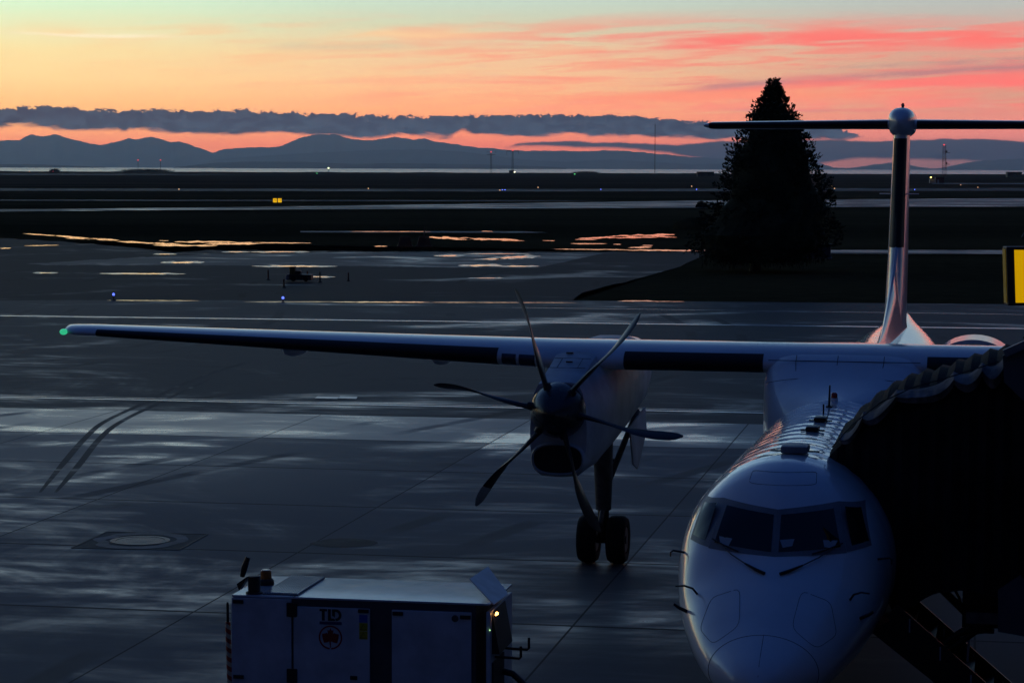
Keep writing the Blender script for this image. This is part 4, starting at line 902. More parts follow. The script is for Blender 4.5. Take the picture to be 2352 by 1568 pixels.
# levelling arm under the cab
def bl_(px, py, s): return pl(px, py, s) - BO
s0 = 4.1
MB().tube([bl_(2163, 1352, s0), bl_(2238, 1425, s0)], 0.05, 8).build('brace', M_DARK, bridge)
MB().tube([bl_(2150, 1486, s0), bl_(2238, 1433, s0)], 0.045, 8).build('brace', M_DARK, bridge)
MB().tube([bl_(2172, 1497, s0), bl_(2250, 1442, s0)], 0.045, 8).build('brace', M_DARK, bridge)
MB().box(bl_(2246, 1424, s0), (0.22, 0.22, 0.22)).build('leveller_box', M_DARK, bridge, bevel=0.02)
MB().box(bl_(2250, 1447, s0), (0.36, 0.18, 0.035)).build('leveller_bracket', M_DARK, bridge)
MB().box(bl_(2229, 1412, s0), (0.05, 0.05, 0.06)).build('leveller_lamp', M_PAPER, bridge)
MB().tube([bl_(2229, 1416, s0), bl_(2222, 1518, s0)], 0.016, 8).build('leveller_rod', M_PAPER, bridge)
MB().tube([bl_(2187, 1452, s0), bl_(2230, 1456, s0), bl_(2265, 1451, s0), bl_(2283, 1435, s0), bl_(2300, 1424, s0)], 0.012, 6).build('leveller_cable', M_DARK, bridge)
MB().box(bl_(2262, 1385, s0 + 0.4), (0.55, 0.6, 0.52)).build('leveller_housing', M_DARK, bridge)
MB().tube([bl_(2189, 1345, s0), bl_(2203, 1372, s0), bl_(2212, 1400, s0)], 0.02, 6).build('hanging_cable', M_DARK, bridge)

# lit gate sign: a box standing on the roof of the bridge
M_SIGN = mat('sign_frame', (0.018, 0.020, 0.026), 0.5, var=0.15)
def lit(name, c, st): return mat(name, (0.3, 0.22, 0.0), 0.4, emit=c, estr=st, var=0.05)
M_YEL = lit('lit_yellow_panel', (0.62, 0.33, 0.0), 0.85)
M_YEL2 = lit('lit_yellow_edge', (0.16, 0.10, 0.0), 0.2)
sp = at(2352, 638, 27.5); sw, sh_ = 1.15, 0.66
sign = empty('gate_sign', at(2310, 702, 27.5) + Vector((0.60, 0.1, 0)), R(0), label='yellow lit box sign in a dark frame over the boarding bridge', cat='sign')
hw0, hw1, hd = 0.575, 0.605, 0.11
def sx(t): return hw0 + (hw1 - hw0) * t
mb = MB(); mb.loft([[Vector((-sx(t), -hd, 0.66 * t)), Vector((sx(t), -hd, 0.66 * t)), Vector((sx(t), hd, 0.66 * t)), Vector((-sx(t), hd, 0.66 * t))] for t in (0, 1)]); mb.build('sign_case', M_SIGN, sign, bevel=0.01)
MB().prism([(-sx(0.06) + 0.085, -hd - 0.002, 0.035), (sx(0.06) - 0.085, -hd - 0.002, 0.035), (sx(0.94) - 0.085, -hd - 0.002, 0.625), (-sx(0.94) + 0.085, -hd - 0.002, 0.625)], (0, -0.006, 0)).build('lit_panel', M_YEL, sign)
MB().prism([(-sx(0.04) - 0.003, -hd + 0.03, 0.03), (-sx(0.04) - 0.003, hd - 0.03, 0.03), (-sx(0.96) - 0.003, hd - 0.03, 0.63), (-sx(0.96) - 0.003, -hd + 0.03, 0.63)], (-0.006, 0, 0)).build('side_panel', M_YEL2, sign)
MB().tube([(-0.3, -0.1, 0.66), (-0.42, -0.1, 0.78), (-0.40, -0.1, 0.80)], 0.025, 8).build('lifting_lug', M_SIGN, sign)
for dx in (-0.1, 0.45): MB().tube([(0.3 + dx, 0.0, 0.02), (0.3 + dx, 0.0, -0.33)], 0.04, 8).build('post', M_SIGN, sign)

# ---------------------------------------------------------------- ground power unit in front
GO = Vector((-3.37, 29.34, 0)); GR = R(-10.4)
gpu = empty('ground_power_unit', GO, GR, label='white ground power cart with a maple leaf roundel on its door', cat='ground power unit')
GM = Matrix.Translation(GO) @ Matrix.Rotation(GR, 4, 'Z'); GMI = GM.inverted()
def gl(px, py, z): return GMI @ g(px, py, z)
M_GPU = mat('cart_paint', (0.48, 0.51, 0.54), 0.42, var=0.16, vscale=2.2, coat=0.2)
M_GTOP = mat('cart_roof', (0.48, 0.50, 0.53), 0.16, var=0.12, vscale=1.2, coat=0.5, coat_rough=0.05, bump=0.35, bscale=1.3)
M_GDK = mat('cart_frame', (0.05, 0.052, 0.06), 0.5, var=0.2)
M_ORG = mat('orange_lens', (0.42, 0.11, 0.015), 0.25, coat=0.4, var=0.1)
M_MARKR = mat('marking_red', (0.30, 0.012, 0.015), 0.5, var=0.1)
M_MARKB = mat('marking_black', (0.012, 0.012, 0.014), 0.5, var=0.1)
M_MARKN = mat('marking_navy', (0.02, 0.03, 0.13), 0.5, var=0.1)
M_BLUE = mat('sticker_blue', (0.02, 0.10, 0.38), 0.5, var=0.1)
M_YST = mat('sticker_yellow', (0.42, 0.34, 0.02), 0.5, var=0.1)
LX, LY, LZ = 3.17, 1.43, 1.85
MB().box((LX / 2, LY / 2, 0.36), (LX - 0.1, LY - 0.1, 0.2)).build('chassis', M_GDK, gpu)
MB().box((LX / 2 - 0.08, LY / 2, 1.14), (LX - 0.16 - 0.02, LY - 0.02, 1.40)).build('body', M_GDK, gpu, bevel=0.012)
roof = MB().box((LX / 2, LY / 2, LZ - 0.012), (LX, LY, 0.024)).build('roof', M_GTOP, gpu, bevel=0.006)
MB().box((0.375, -0.006, 1.13), (0.745, 0.03, 1.38)).build('side_panel', M_GPU, gpu, bevel=0.006)
door1 = MB().box(((0.775 + 1.715) / 2, -0.008, 1.06), (0.94, 0.034, 1.36)).build('door', M_GPU, gpu, bevel=0.008)
door2 = MB().box(((1.985 + 2.95) / 2, -0.008, 1.06), (0.965, 0.034, 1.36)).build('door', M_GPU, gpu, bevel=0.008)
MB().box((LX - 0.02, LY / 2, 1.10), (0.05, LY, 1.30)).build('end_panel', M_GPU, gpu, bevel=0.01)
MB().box((0.015, LY / 2, 1.13), (0.03, LY - 0.03, 1.38)).build('end_panel', M_GPU, gpu, bevel=0.01)
YF = -0.028
for zz in (1.70, 0.90): MB().box((0.757, YF, zz), (0.13, 0.03, 0.17)).build('hinge', M_MARKB, gpu, bevel=0.01)
for x_, z_, d_ in ((0.09, 1.775, gpu), (0.09, 0.86, gpu), (1.64, 1.715, door1), (2.06, 1.70, door2), (2.88, 1.685, door2), (2.86, 0.84, door2)):
    MB().box((x_, -0.032, z_), (0.13, 0.016, 0.045)).build('latch', M_MARKB, d_, bevel=0.004)
MB().box((1.52, -0.03, 0.905), (0.09, 0.016, 0.05)).build('door_handle', M_MARKB, door1, bevel=0.01)
# lettering and emblem
YL = -0.0258
def flat(poly, m, name, par, y=YL, th=0.003): return MB().prism([(x, y, z) for x, z in poly], (0, -th, 0)).build(name, m, par)
def lt(pts, ox, oz, k): return [(ox + a * k, oz + b * k) for a, b in pts]
lh = 0.140; ox, oz = 1.10, 1.583
flat(lt([(0, 1.0), (0.66, 1.0), (0.66, 0.80), (0.45, 0.80), (0.45, 0.0), (0.20, 0.0), (0.20, 0.80), (0, 0.80)], ox, oz, lh), M_MARKB, 'letter', door1)
flat(lt([(0.74, 1.0), (0.99, 1.0), (0.99, 0.30), (1.04, 0.20), (1.28, 0.20), (1.42, 0.0), (0.74, 0.0)], ox, oz, lh), M_MARKB, 'letter', door1)
dd = [(1.10, 1.0), (1.45, 1.0)] + [(1.45 + 0.48 * math.sin(R(a)), 0.5 + 0.5 * math.cos(R(a))) for a in range(10, 171, 16)] + [(1.47, 0.0), (1.36, 0.2), (1.45, 0.22)] + [(1.45 + 0.25 * math.sin(R(a)), 0.5 + 0.28 * math.cos(R(a))) for a in range(165, 10, -25)] + [(1.42, 0.79), (1.35, 0.79), (1.35, 0.30), (1.10, 0.45)]
flat(lt(dd, ox, oz, lh), M_MARKB, 'letter', door1)
flat([(1.10, 1.572), (1.372, 1.572), (1.372, 1.537), (1.10, 1.537)], M_MARKN, 'logo_bar', door1)
cx, cz, rr_ = 1.234, 1.382, 0.145
mb = MB(); ra, rb = [], []
for i in range(49):
    a = R(-90 + 4 + 352 * i / 48); ra.append((cx + rr_ * math.cos(a), YL - 0.003, cz + rr_ * math.sin(a))); rb.append((cx + rr_ * 0.87 * math.cos(a), YL - 0.003, cz + rr_ * 0.87 * math.sin(a)))
mb.loft([[Vector(p) for p in ra], [Vector(p) for p in rb]], False, False); mb.build('roundel_ring', M_MARKR, door1)
half = [(0, .78), (.10, .58), (.17, .60), (.26, .62), (.22, .30), (.36, .40), (.40, .34), (.72, .28), (.60, .10), (.68, -.02), (.50, -.12), (.46, -.24), (.56, -.46), (.30, -.42), (.10, -.34), (.03, -.36), (.03, -.86)]
lf = [(a, b) for a, b in half] + [(-a, b) for a, b in half[::-1] if a > 0]
bm = bmesh.new(); fc = bm.faces.new([bm.verts.new((cx + a * rr_, YL - 0.003, cz + b * rr_)) for a, b in lf]); bmesh.ops.triangulate(bm, faces=[fc])
me = bpy.data.meshes.new('maple_leaf'); bm.to_mesh(me); bm.free(); me.materials.append(M_MARKR); o = bpy.data.objects.new('maple_leaf', me); COL.objects.link(o); o.parent = door1
flat([(1.588, 1.67), (1.69, 1.67), (1.69, 1.577), (1.588, 1.577)], M_BLUE, 'sticker', door1)
for z0 in (1.475, 1.375):
    s_ = flat([(1.588, z0 + 0.096), (1.69, z0 + 0.096), (1.69, z0), (1.588, z0)], M_YST, 'sticker', door1)
    mb = MB(); mb.tube([(1.602, YL - 0.004, z0 + 0.016), (1.676, YL - 0.004, z0 + 0.016), (1.639, YL - 0.004, z0 + 0.082), (1.602, YL - 0.004, z0 + 0.016)], 0.0035, 4); mb.build('warning_triangle', M_MARKB, s_)
mb = MB(); mb.lathe((2.755, YL, 1.665), [(0, 0.042), (-0.003, 0.042)], 'Y', 20); mb.build('emblem', M_GDK, door2)
# roof fittings
lo = [gl(628, 1358, LZ), gl(640, 1323, LZ), gl(708, 1327, LZ), gl(668, 1364, LZ)]
x0, x1 = 0.36, 0.80; y0_, y1_ = 0.10, 1.36
MB().box(((x0 + x1) / 2, (y0_ + y1_) / 2, LZ + 0.004), (x1 - x0, y1_ - y0_, 0.008)).build('louvre_well', M_MARKB, roof)
mb = MB()
for i in range(15): mb.box((x0 + (x1 - x0) * (i + 0.5) / 15, (y0_ + y1_) / 2, LZ + 0.018), (0.012, y1_ - y0_, 0.020))
mb.build('louvre', M_GTOP, roof)
MB().tube([(0.775, 0.0, LZ + 0.002), (0.775, LY, LZ + 0.002)], 0.007, 5).build('roof_seam', M_MARKB, roof)
e = gl(584, 1362, LZ); ex = MB().lathe((e.x, max(0.14, e.y), LZ), [(0, 0.105), (0.02, 0.10), (0.03, 0.075), (0.21, 0.075), (0.215, 0.065)], n=20).build('exhaust_pipe', M_MARKB, gpu, smooth=40)
ey_ = max(0.14, e.y)
MB().prism([(e.x - 0.09, ey_ - 0.07, LZ + 0.20), (e.x - 0.20, ey_ - 0.07, LZ + 0.12), (e.x - 0.17, ey_ - 0.07, LZ + 0.04), (e.x - 0.10, ey_ - 0.07, LZ + 0.15)], (0, 0.14, 0)).build('rain_flap', M_MARKB, ex)
MB().tube([(e.x - 0.15, ey_, LZ + 0.20), (e.x - 0.12, ey_, LZ + 0.32), (e.x - 0.075, ey_, LZ + 0.44)], [0.03, 0.04, 0.03], 8).build('flap_arm', M_MARKB, ex)
b_ = gl(611, 1338, LZ + 0.02); bb = MB().lathe((b_.x, b_.y, LZ), [(0, 0.10), (0.05, 0.10), (0.075, 0.08)], n=20).build('beacon_base', M_MARKB, gpu, smooth=40)
MB().lathe((b_.x, b_.y, LZ), [(0.075, 0.072), (0.17, 0.066), (0.185, 0.05), (0.187, 0.01)], n=20).build('beacon_lens', M_ORG, bb, smooth=40)
h_ = gl(695, 1340, LZ); MB().lathe((h_.x, h_.y, LZ), [(0, 0.075), (0.006, 0.07)], n=20).build('filler_cap', M_MARKB, roof)
# raised control lid with the lamp under it
q = [gl(1119, 1302, LZ + 0.34), gl(1076, 1330, LZ + 0.22), gl(1133, 1385, LZ - 0.06), gl(1166, 1363, LZ + 0.02)]
qq = [Vector((2.96, 0.55, LZ + 0.37)), Vector((2.80, 0.18, LZ + 0.33)), Vector((3.12, 0.02, LZ - 0.06)), Vector((3.26, 0.40, LZ - 0.03))]
cy_ = 0.24
qq = [gl(1119, 1302, LZ + 0.20), gl(1077, 1330, LZ + 0.20), gl(1133, 1389, LZ - 0.03), gl(1166, 1365, LZ - 0.03)]
lid = MB().prism(qq, (0.012, -0.004, 0.012)).build('control_lid', M_GPU, gpu)
MB().add([Vector((LX + 0.008, 0.10, LZ - 0.12)), Vector((LX + 0.008, 0.95, LZ - 0.12)), Vector((LX + 0.10, 0.95, LZ - 0.62)), Vector((LX + 0.10, 0.10, LZ - 0.62)), Vector((LX - 0.02, 0.10, LZ - 0.12)), Vector((LX - 0.02, 0.95, LZ - 0.12)), Vector((LX - 0.02, 0.95, LZ - 0.62)), Vector((LX - 0.02, 0.10, LZ - 0.62))], [(0, 1, 2, 3), (4, 7, 6, 5), (0, 3, 7, 4), (1, 5, 6, 2), (2, 6, 7, 3), (0, 4, 5, 1)]).build('control_panel', M_MARKB, gpu)
lp = gl(1132.5, 1398, LZ - 0.10)
M_LAMP = mat('panel_lamp', (0.9, 0.6, 0.3), 0.3, emit=(1.0, 0.45, 0.10), estr=7.0, var=0.0)
MB().sphere((LX + 0.055, 0.16, LZ - 0.14), 0.020, 10, 8).build('panel_lamp', M_LAMP, gpu, smooth=60)
MB().sphere((LX + 0.05, 0.12, LZ - 0.15), (0.012, 0.02, 0.012), 8, 6).build('panel_lamp', M_LAMP, gpu, smooth=60)
M_GRN = mat('status_lamp', (0.1, 0.3, 0.1), 0.3, emit=(0.5, 1.0, 0.4), estr=1.2, var=0.0)
MB().sphere((LX + 0.004, -0.02, LZ - 0.31), 0.009, 8, 6).build('status_lamp', M_GRN, gpu)
for yy_, ln in ((0.30, 0.30), (0.85, 0.30)): MB().tube([(LX, yy_, 1.16), (LX + ln, yy_, 1.15), (LX + ln + 0.02, yy_, 1.17), (LX + ln + 0.02, yy_, 1.30)], 0.016, 8).build('cable_hook', M_MARKB, gpu, smooth=50)
MB().box((LX + 0.012, 0.45, 0.85), (0.03, 0.7, 0.55)).build('vent_grille', M_MARKB, gpu)
MB().box((LX + 0.36, 0.70, 0.46), (0.70, 0.9, 0.36)).build('cable_tray', M_GDK, gpu, bevel=0.01)
MB().tube([(LX - 0.1, 0.75, 0.92), (LX + 0.15, 0.7, 0.88), (LX + 0.35, 0.6, 0.74), (LX + 0.6, 0.45, 0.66)], 0.04, 10).build('power_cable', M_MARKB, gpu, smooth=50)
for x_ in (0.55, 2.6):
    for y_ in (0.12, LY - 0.12):
        wh = empty('wheel', (x_, y_, 0.24)); wh.parent = gpu
        MB().lathe((0, 0, 0), [(-0.08, 0.13), (-0.085, 0.22), (-0.05, 0.24), (0.05, 0.24), (0.085, 0.22), (0.08, 0.13)], 'Y', 24).build('tyre', M_TYRE, wh, smooth=40)
        MB().lathe((0, 0, 0), [(-0.088, 0.02), (-0.09, 0.12), (0.09, 0.12), (0.088, 0.02)], 'Y', 20).build('rim', M_GTOP, wh, smooth=40)
for x_ in (0.3, 1.2, 2.0, 2.8):
    pass
def hazard_mat():
    m = bpy.data.materials.new('hazard_stripes'); m.use_nodes = True; k = NT(m.node_tree); b = m.node_tree.nodes['Principled BSDF']
    x, y, z = k.sep(k.node('ShaderNodeTexCoord').outputs['Object'])
    f = k.m('GREATER_THAN', k.m('FRACT', k.m('MULTIPLY', k.m('ADD', z, k.m('MULTIPLY', x, 0.7)), 9.0)), 0.5)
    k.l.new(k.mix(f, (0.30, 0.03, 0.02, 1), (0.42, 0.36, 0.30, 1)), b.inputs['Base Color']); b.inputs['Roughness'].default_value = 0.5
    return m
pole = empty('hazard_pole', GM @ Vector((-0.03, 0.10, 0)), GR, label='slim red and white striped pole leaning beside the power cart', cat='pole')
MB().tube([(0, 0, 0.0), (-0.035, 0, 1.0), (-0.05, 0, 1.50)], [0.035, 0.035, 0.033], 10).build('striped_sleeve', hazard_mat(), pole, smooth=50)
MB().tube([(-0.05, 0, 1.50), (-0.052, 0, 1.72), (-0.052, 0, 1.74)], [0.018, 0.017, 0.01], 8).build('pole_tip', M_MARKB, pole, smooth=50)

# ---------------------------------------------------------------- the conifer on the grass island
M_NEEDLE = mat('cedar_foliage', (0.022, 0.030, 0.016), 0.9, spec=0.1, var=0.5, vscale=0.9)
M_BARK = mat('bark', (0.05, 0.04, 0.03), 0.9, var=0.4, vscale=3)
tb = g(1735, 622); tree = empty('conifer_tree', tb, label='tall dark conifer standing on the grass beyond the tailplane', cat='tree')
PR = [(0.8, 2.6), (1.3, 4.3), (1.9, 5.1), (2.7, 5.0), (3.6, 4.8), (4.4, 4.45), (5.1, 3.95), (6.0, 3.55), (7.0, 3.3), (8.0, 2.95), (8.65, 2.7), (9.4, 2.25), (10.3, 1.75), (10.8, 1.55), (11.4, 1.15), (12.0, 0.62), (12.5, 0.34), (13.1, 0.06)]
cxo = at(1775, 400, tb.y).x - tb.x
r = random.Random(11)
def crown_tree():
    mb = MB()
    core = []
    for z_, w_ in PR:
        ring = []
        for j in range(26):
            a = 2 * math.pi * j / 26; k_ = 0.80 + 0.17 * mnoise.noise(Vector((math.cos(a) * 1.6, math.sin(a) * 1.6, z_ * 0.9)))
            ring.append(Vector((cxo * min(1, z_ / 5) + w_ * k_ * math.cos(a), w_ * k_ * math.sin(a), z_ - 0.2)))
        core.append(ring)
    mb.loft(core)
    for i in range(1500):
        t = r.random() ** 1.25; z_ = 0.75 + 12.2 * t; w_ = interp(z_, PR); a = r.random() * 2 * math.pi
        lump = 1 + 0.20 * mnoise.noise(Vector((math.cos(a) * 2.2, math.sin(a) * 2.2, z_ * 1.1)))
        rad = w_ * lump * r.uniform(0.74, 1.02)
        base = Vector((cxo * min(1, z_ / 5) + rad * math.cos(a), rad * math.sin(a), z_))
        out = Vector((math.cos(a), math.sin(a), 0)); droop = r.uniform(-0.7, 0.1) if z_ < 4 else r.uniform(-0.15, 0.9)
        ax = (out + Vector((0, 0, droop)) + Vector((r.uniform(-.5, .5), r.uniform(-.5, .5), r.uniform(-.2, .3)))).normalized()
        L = r.uniform(0.35, 0.85) * (0.6 + 0.4 * w_ / 4.5)
        sd_ = ax.cross(Vector((0, 0, 1))).normalized(); up_ = sd_.cross(ax)
        for q in range(15):
            u = r.random(); c = base + ax * (L * (u - 0.35)) + sd_ * r.gauss(0, 0.16 * (1.1 - u)) + up_ * r.gauss(0, 0.13 * (1.1 - u))
            d = (ax + sd_ * r.uniform(-.9, .9) + up_ * r.uniform(-.5, .9)).normalized(); n_ = d.cross(Vector((r.uniform(-1, 1), r.uniform(-1, 1), r.uniform(-1, 1)))).normalized()
            l_ = r.uniform(0.10, 0.24); w2 = r.uniform(0.03, 0.06)
            mb.add([c - n_ * w2 * 0.6, c + d * l_ * 0.6 - n_ * w2, c + d * l_, c + d * l_ * 0.6 + n_ * w2, c + n_ * w2 * 0.6], [(0, 1, 2, 3, 4)])
    # hanging lower sprays
    for i in range(260):
        a = r.random() * 2 * math.pi; rad = r.uniform(1.2, 4.5); c = Vector((cxo * 0.25 + rad * math.cos(a), rad * math.sin(a), r.uniform(0.75, 1.5)))
        for q in range(10):
            p = c + Vector((r.gauss(0, .15), r.gauss(0, .15), r.uniform(-.45, .1))); l_ = r.uniform(.12, .32); w2 = r.uniform(.025, .05); t_ = r.uniform(0, math.pi)
            n_ = Vector((math.cos(t_), math.sin(t_), 0)); mb.add([p - n_ * w2, p + n_ * w2, p + Vector((r.uniform(-.05, .05), 0, -l_))], [(0, 1, 2)])
    return mb
crown_tree().build('crown', M_NEEDLE, tree)
MB().tube([(0, 0, -0.05), (0.05, 0, 1.2), (0.4, 0, 4), (cxo, 0, 9), (cxo, 0, 12.2)], [0.42, 0.30, 0.24, 0.14, 0.04], 12).build('trunk', M_BARK, tree, smooth=50)
mb = MB(); r = random.Random(3)
for i in range(14):
    a = r.random() * 2 * math.pi; z_ = r.uniform(1.2, 5.0); w_ = interp(z_, PR) * 0.85
    mb.tube([(0.2, 0, z_), (0.2 + w_ * 0.5 * math.cos(a), w_ * 0.5 * math.sin(a), z_ - 0.1), (0.2 + w_ * math.cos(a), w_ * math.sin(a), z_ - 0.35)], [0.09, 0.06, 0.02], 6)
mb.build('limbs', M_BARK, tree)
for px, ht, rr2 in ((1690, 1.3, 0.22), (1655, 1.1, 0.12)):
    b0 = g(px, 607 if px == 1690 else 600) - tb; MB().tube([(b0.x, b0.y, -0.05), (b0.x + 0.1, b0.y, ht * 0.6), (b0.x + 0.5, b0.y * 0.6, ht + 0.9)], [rr2, rr2 * 0.85, rr2 * 0.6], 8).build('trunk', M_BARK, tree, smooth=50)

# ---------------------------------------------------------------- bushes, mound, small equipment
M_BUSH = mat('bush_foliage', (0.020, 0.024, 0.014), 0.95, spec=0.05, var=0.5, vscale=1.0)
def bush(name, loc, rx, ry, rz_, seed, n=500, lf_=0.12, core=0.8, **kw):
    r = random.Random(seed); mb = MB(); rings = []
    for i in range(7):
        a = math.pi / 2 * i / 6; rings.append([Vector((rx * core * math.cos(a) * math.cos(b) * (1 + .2 * mnoise.noise(Vector((math.cos(b) * 2, math.sin(b) * 2, seed)))) + 0.001, ry * core * math.cos(a) * math.sin(b), rz_ * core * math.sin(a) - 0.03)) for b in [2 * math.pi * j / 16 for j in range(16)]])
    mb.loft(rings)
    for i in range(n):
        a = math.asin(r.random()); b = r.random() * 2 * math.pi; k_ = r.uniform(.75, 1.08)
        c = Vector((rx * k_ * math.cos(a) * math.cos(b), ry * k_ * math.cos(a) * math.sin(b), rz_ * k_ * math.sin(a)))
        d = Vector((r.gauss(0, 1), r.gauss(0, 1), r.gauss(.3, 1))).normalized(); n_ = d.cross(Vector((r.gauss(0, 1), r.gauss(0, 1), r.gauss(0, 1)))).normalized(); l_ = lf_ * r.uniform(.6, 1.4)
        mb.add([c - n_ * l_ * .25, c + d * l_ * .5 - n_ * l_ * .35, c + d * l_, c + d * l_ * .5 + n_ * l_ * .35, c + n_ * l_ * .25], [(0, 1, 2, 3, 4)])
    o = mb.build(name, M_BUSH, **kw); o.location = loc; return o
p = g(1612, 476); bush('shrub', p, 1.1, 0.9, 0.95, 2, 300, 0.3, label='small round shrub at the runway edge left of the conifer', cat='shrub')
p = g(126, 399.0); p = Vector((p.x * 3745 / p.y, 3745, 0)); bush('shrub', p, 9, 5, 4.6, 5, 300, 1.1, label='low domed shrub alone on the far left shore', cat='shrub')
p = at(335, 394, 3740); bush('thicket', (p.x, 3740, 0), 42, 8, 4.2, 8, 1200, 1.2, label='long low thicket on the shore below two red lamps', cat='thicket')
p = at(1345, 397, 3745); bush('thicket', (p.x, 3745, 0), 22, 6, 2.6, 9, 500, 1.0, label='low thicket on the shore right of the two antenna masts', cat='thicket')
def mound():
    p = g(1590, 526); mb = MB(); rings = []
    for i in range(8):
        a = math.pi / 2 * i / 7; rings.append([Vector((2.3 * math.cos(a) ** 0.8 * math.cos(b) + 0.001 * math.cos(b), 2.0 * math.cos(a) ** 0.8 * math.sin(b) + 0.001 * math.sin(b), 1.32 * math.sin(a) * (1 + .1 * mnoise.noise(Vector((math.cos(b), math.sin(b), i * .4)))) - 0.05)) for b in [2 * math.pi * j / 24 for j in range(24)]])
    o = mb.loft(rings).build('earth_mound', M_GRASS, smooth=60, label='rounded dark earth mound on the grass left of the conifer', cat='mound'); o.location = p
mound()
M_BOX = mat('dark_box_paint', (0.030, 0.036, 0.050), 0.5, var=0.2)
p = g(1880, 593); ub = empty('utility_cabinet', p, R(-8), label='dark blue utility cabinet half hidden under the conifer', cat='utility cabinet')
MB().box((0, 0, 0.55), (1.9, 0.9, 1.05)).build('cabinet_body', M_BOX, ub, bevel=0.04)
MB().box((0, 0, 1.10), (2.0, 1.0, 0.06)).build('cabinet_roof', M_BOX, ub, bevel=0.01)
MB().box((0, 0, 0.03), (2.1, 1.1, 0.08)).build('plinth', M_WORN, ub)
for dx in (-0.46, 0.46): MB().box((dx, -0.46, 0.58), (0.86, 0.03, 0.92)).build('cabinet_door', M_BOX, ub)
M_OBAR = mat('barrier_orange', (0.16, 0.055, 0.015), 0.7, var=0.3, vscale=2)
M_POST = mat('post_red', (0.10, 0.018, 0.014), 0.6, var=0.2)
for k_, px in enumerate((930, 974)):
    p = g(px, 569); o = empty('orange_barrier', p, R(3), label=('left' if k_ == 0 else 'right') + ' one of two squat dark orange barriers beside the flooded grass', cat='barrier', group='orange barriers')
    MB().loft([[Vector((a * w_, b * d_, z_)) for a, b in ((-1, -1), (1, -1), (1, 1), (-1, 1))] for z_, w_, d_ in ((0, .72, .40), (.15, .72, .40), (.22, .62, .32), (.95, .44, .2), (1.0, .40, .17))]).build('barrier_body', M_OBAR, o, bevel=0.03, smooth=40)
    if k_: MB().tube([(0.02, 0, 1.0), (0.02, 0, 1.75)], [0.05, 0.03], 8).build('flag_staff', M_POST, o)
# a small pump cart with thin marker posts round it
p = g(690, 646); eq = empty('pump_cart', p, R(-6), label='low yellow and black pump cart standing among thin marker posts', cat='pump cart')
M_EQY = mat('pump_yellow', (0.10, 0.075, 0.012), 0.6, var=0.3, vscale=3)
MB().box((-0.02, 0, 0.26), (1.5, 0.8, 0.34)).build('cart_frame', M_MARKB, eq, bevel=0.03)
MB().box((-0.47, 0, 0.66), (0.34, 0.5, 0.50)).build('pump_head', M_EQY, eq, bevel=0.04)
MB().box((-0.12, 0, 0.54), (0.36, 0.44, 0.24)).build('pump_motor', M_MARKB, eq, bevel=0.05)
MB().prism([(-0.86, -0.4, 0.12), (-0.62, -0.4, 0.12), (-0.62, -0.4, 0.46), (-0.80, -0.4, 0.40)], (0, 0.8, 0)).build('front_plate', M_GTOP, eq)
for wx in (-0.35, 0.42):
    MB().lathe((wx, -0.42, 0.17), [(-0.06, 0.16), (0.06, 0.16)], 'Y', 16).build('wheel', M_TYRE, eq)
MB().box((0.42, -0.402, 0.30), (0.2, 0.012, 0.08)).build('reflector', M_OBAR, eq)
PST = [(616, 620, 642, 'post left of the yellow pump cart, farthest left of five', M_POST), (652, 641, 660, 'dark red post before the left end of the pump cart', M_POST), (706, 622, 634, 'short red post behind the pump cart', M_POST), (735, 624, 648, 'tall dark green post in front of a bright puddle', mat('post_green', (0.012, 0.02, 0.014), 0.6)), (800, 626, 645, 'red post standing alone right of the pump cart', M_POST)]
for px, y0_, y1_, lb, m_ in PST:
    p = g(px, y1_); h_ = (y1_ - y0_) * p.y / FPX
    o = empty('marker_post', p, label='thin ' + lb, cat='marker post', group='marker posts round the pump cart')
    MB().tube([(0, 0, 0.02), (0, 0, h_)], [0.05, 0.045], 8).build('post', m_, o, smooth=50)
    MB().lathe((0, 0, 0), [(0, 0.14), (0.04, 0.13), (0.06, 0.06)], n=12).build('foot', M_MARKB, o)

# ---------------------------------------------------------------- airfield lamps, signs, masts, huts
def lampm(name, c, s): return mat(name, (0.2, 0.2, 0.2), 0.3, emit=c, estr=s, var=0.0)
L_BLUE = lampm('blue_lamp', (0.10, 0.16, 1.0), 3.5); L_AMB = lampm('amber_lamp', (1.0, 0.50, 0.22), 3); L_ORG = lampm('orange_lamp', (1.0, 0.26, 0.03), 4); L_RED = lampm('red_lamp', (1.0, 0.05, 0.05), 1.8)
L_GRN = lampm('green_field_lamp', (0.10, 0.9, 0.22), 1.6); L_WHT = lampm('white_lamp', (1.0, 0.95, 0.62), 5); L_YEL = lampm('yellow_lamp', (1.0, 0.68, 0.14), 7)
def lamp_unit(px, py, m_, r_, stem, label, group=None, Y=None, name='taxiway_lamp', cat='airfield lamp'):
    if Y is None: p0 = g(px, py, stem); Y = p0.y
    p = at(px, py, Y); o = empty(name, (p.x, Y, 0), label=label, cat=cat, group=group)
    MB().tube([(0, 0, -0.02), (0, 0, p.z - r_ * 0.6)], max(0.02, r_ * 0.35), 8).build('stem', M_MARKB, o)
    MB().sphere((0, 0, p.z), (r_, r_, r_ * 0.8), 10, 8).build('lens', m_, o, smooth=60)
    return o
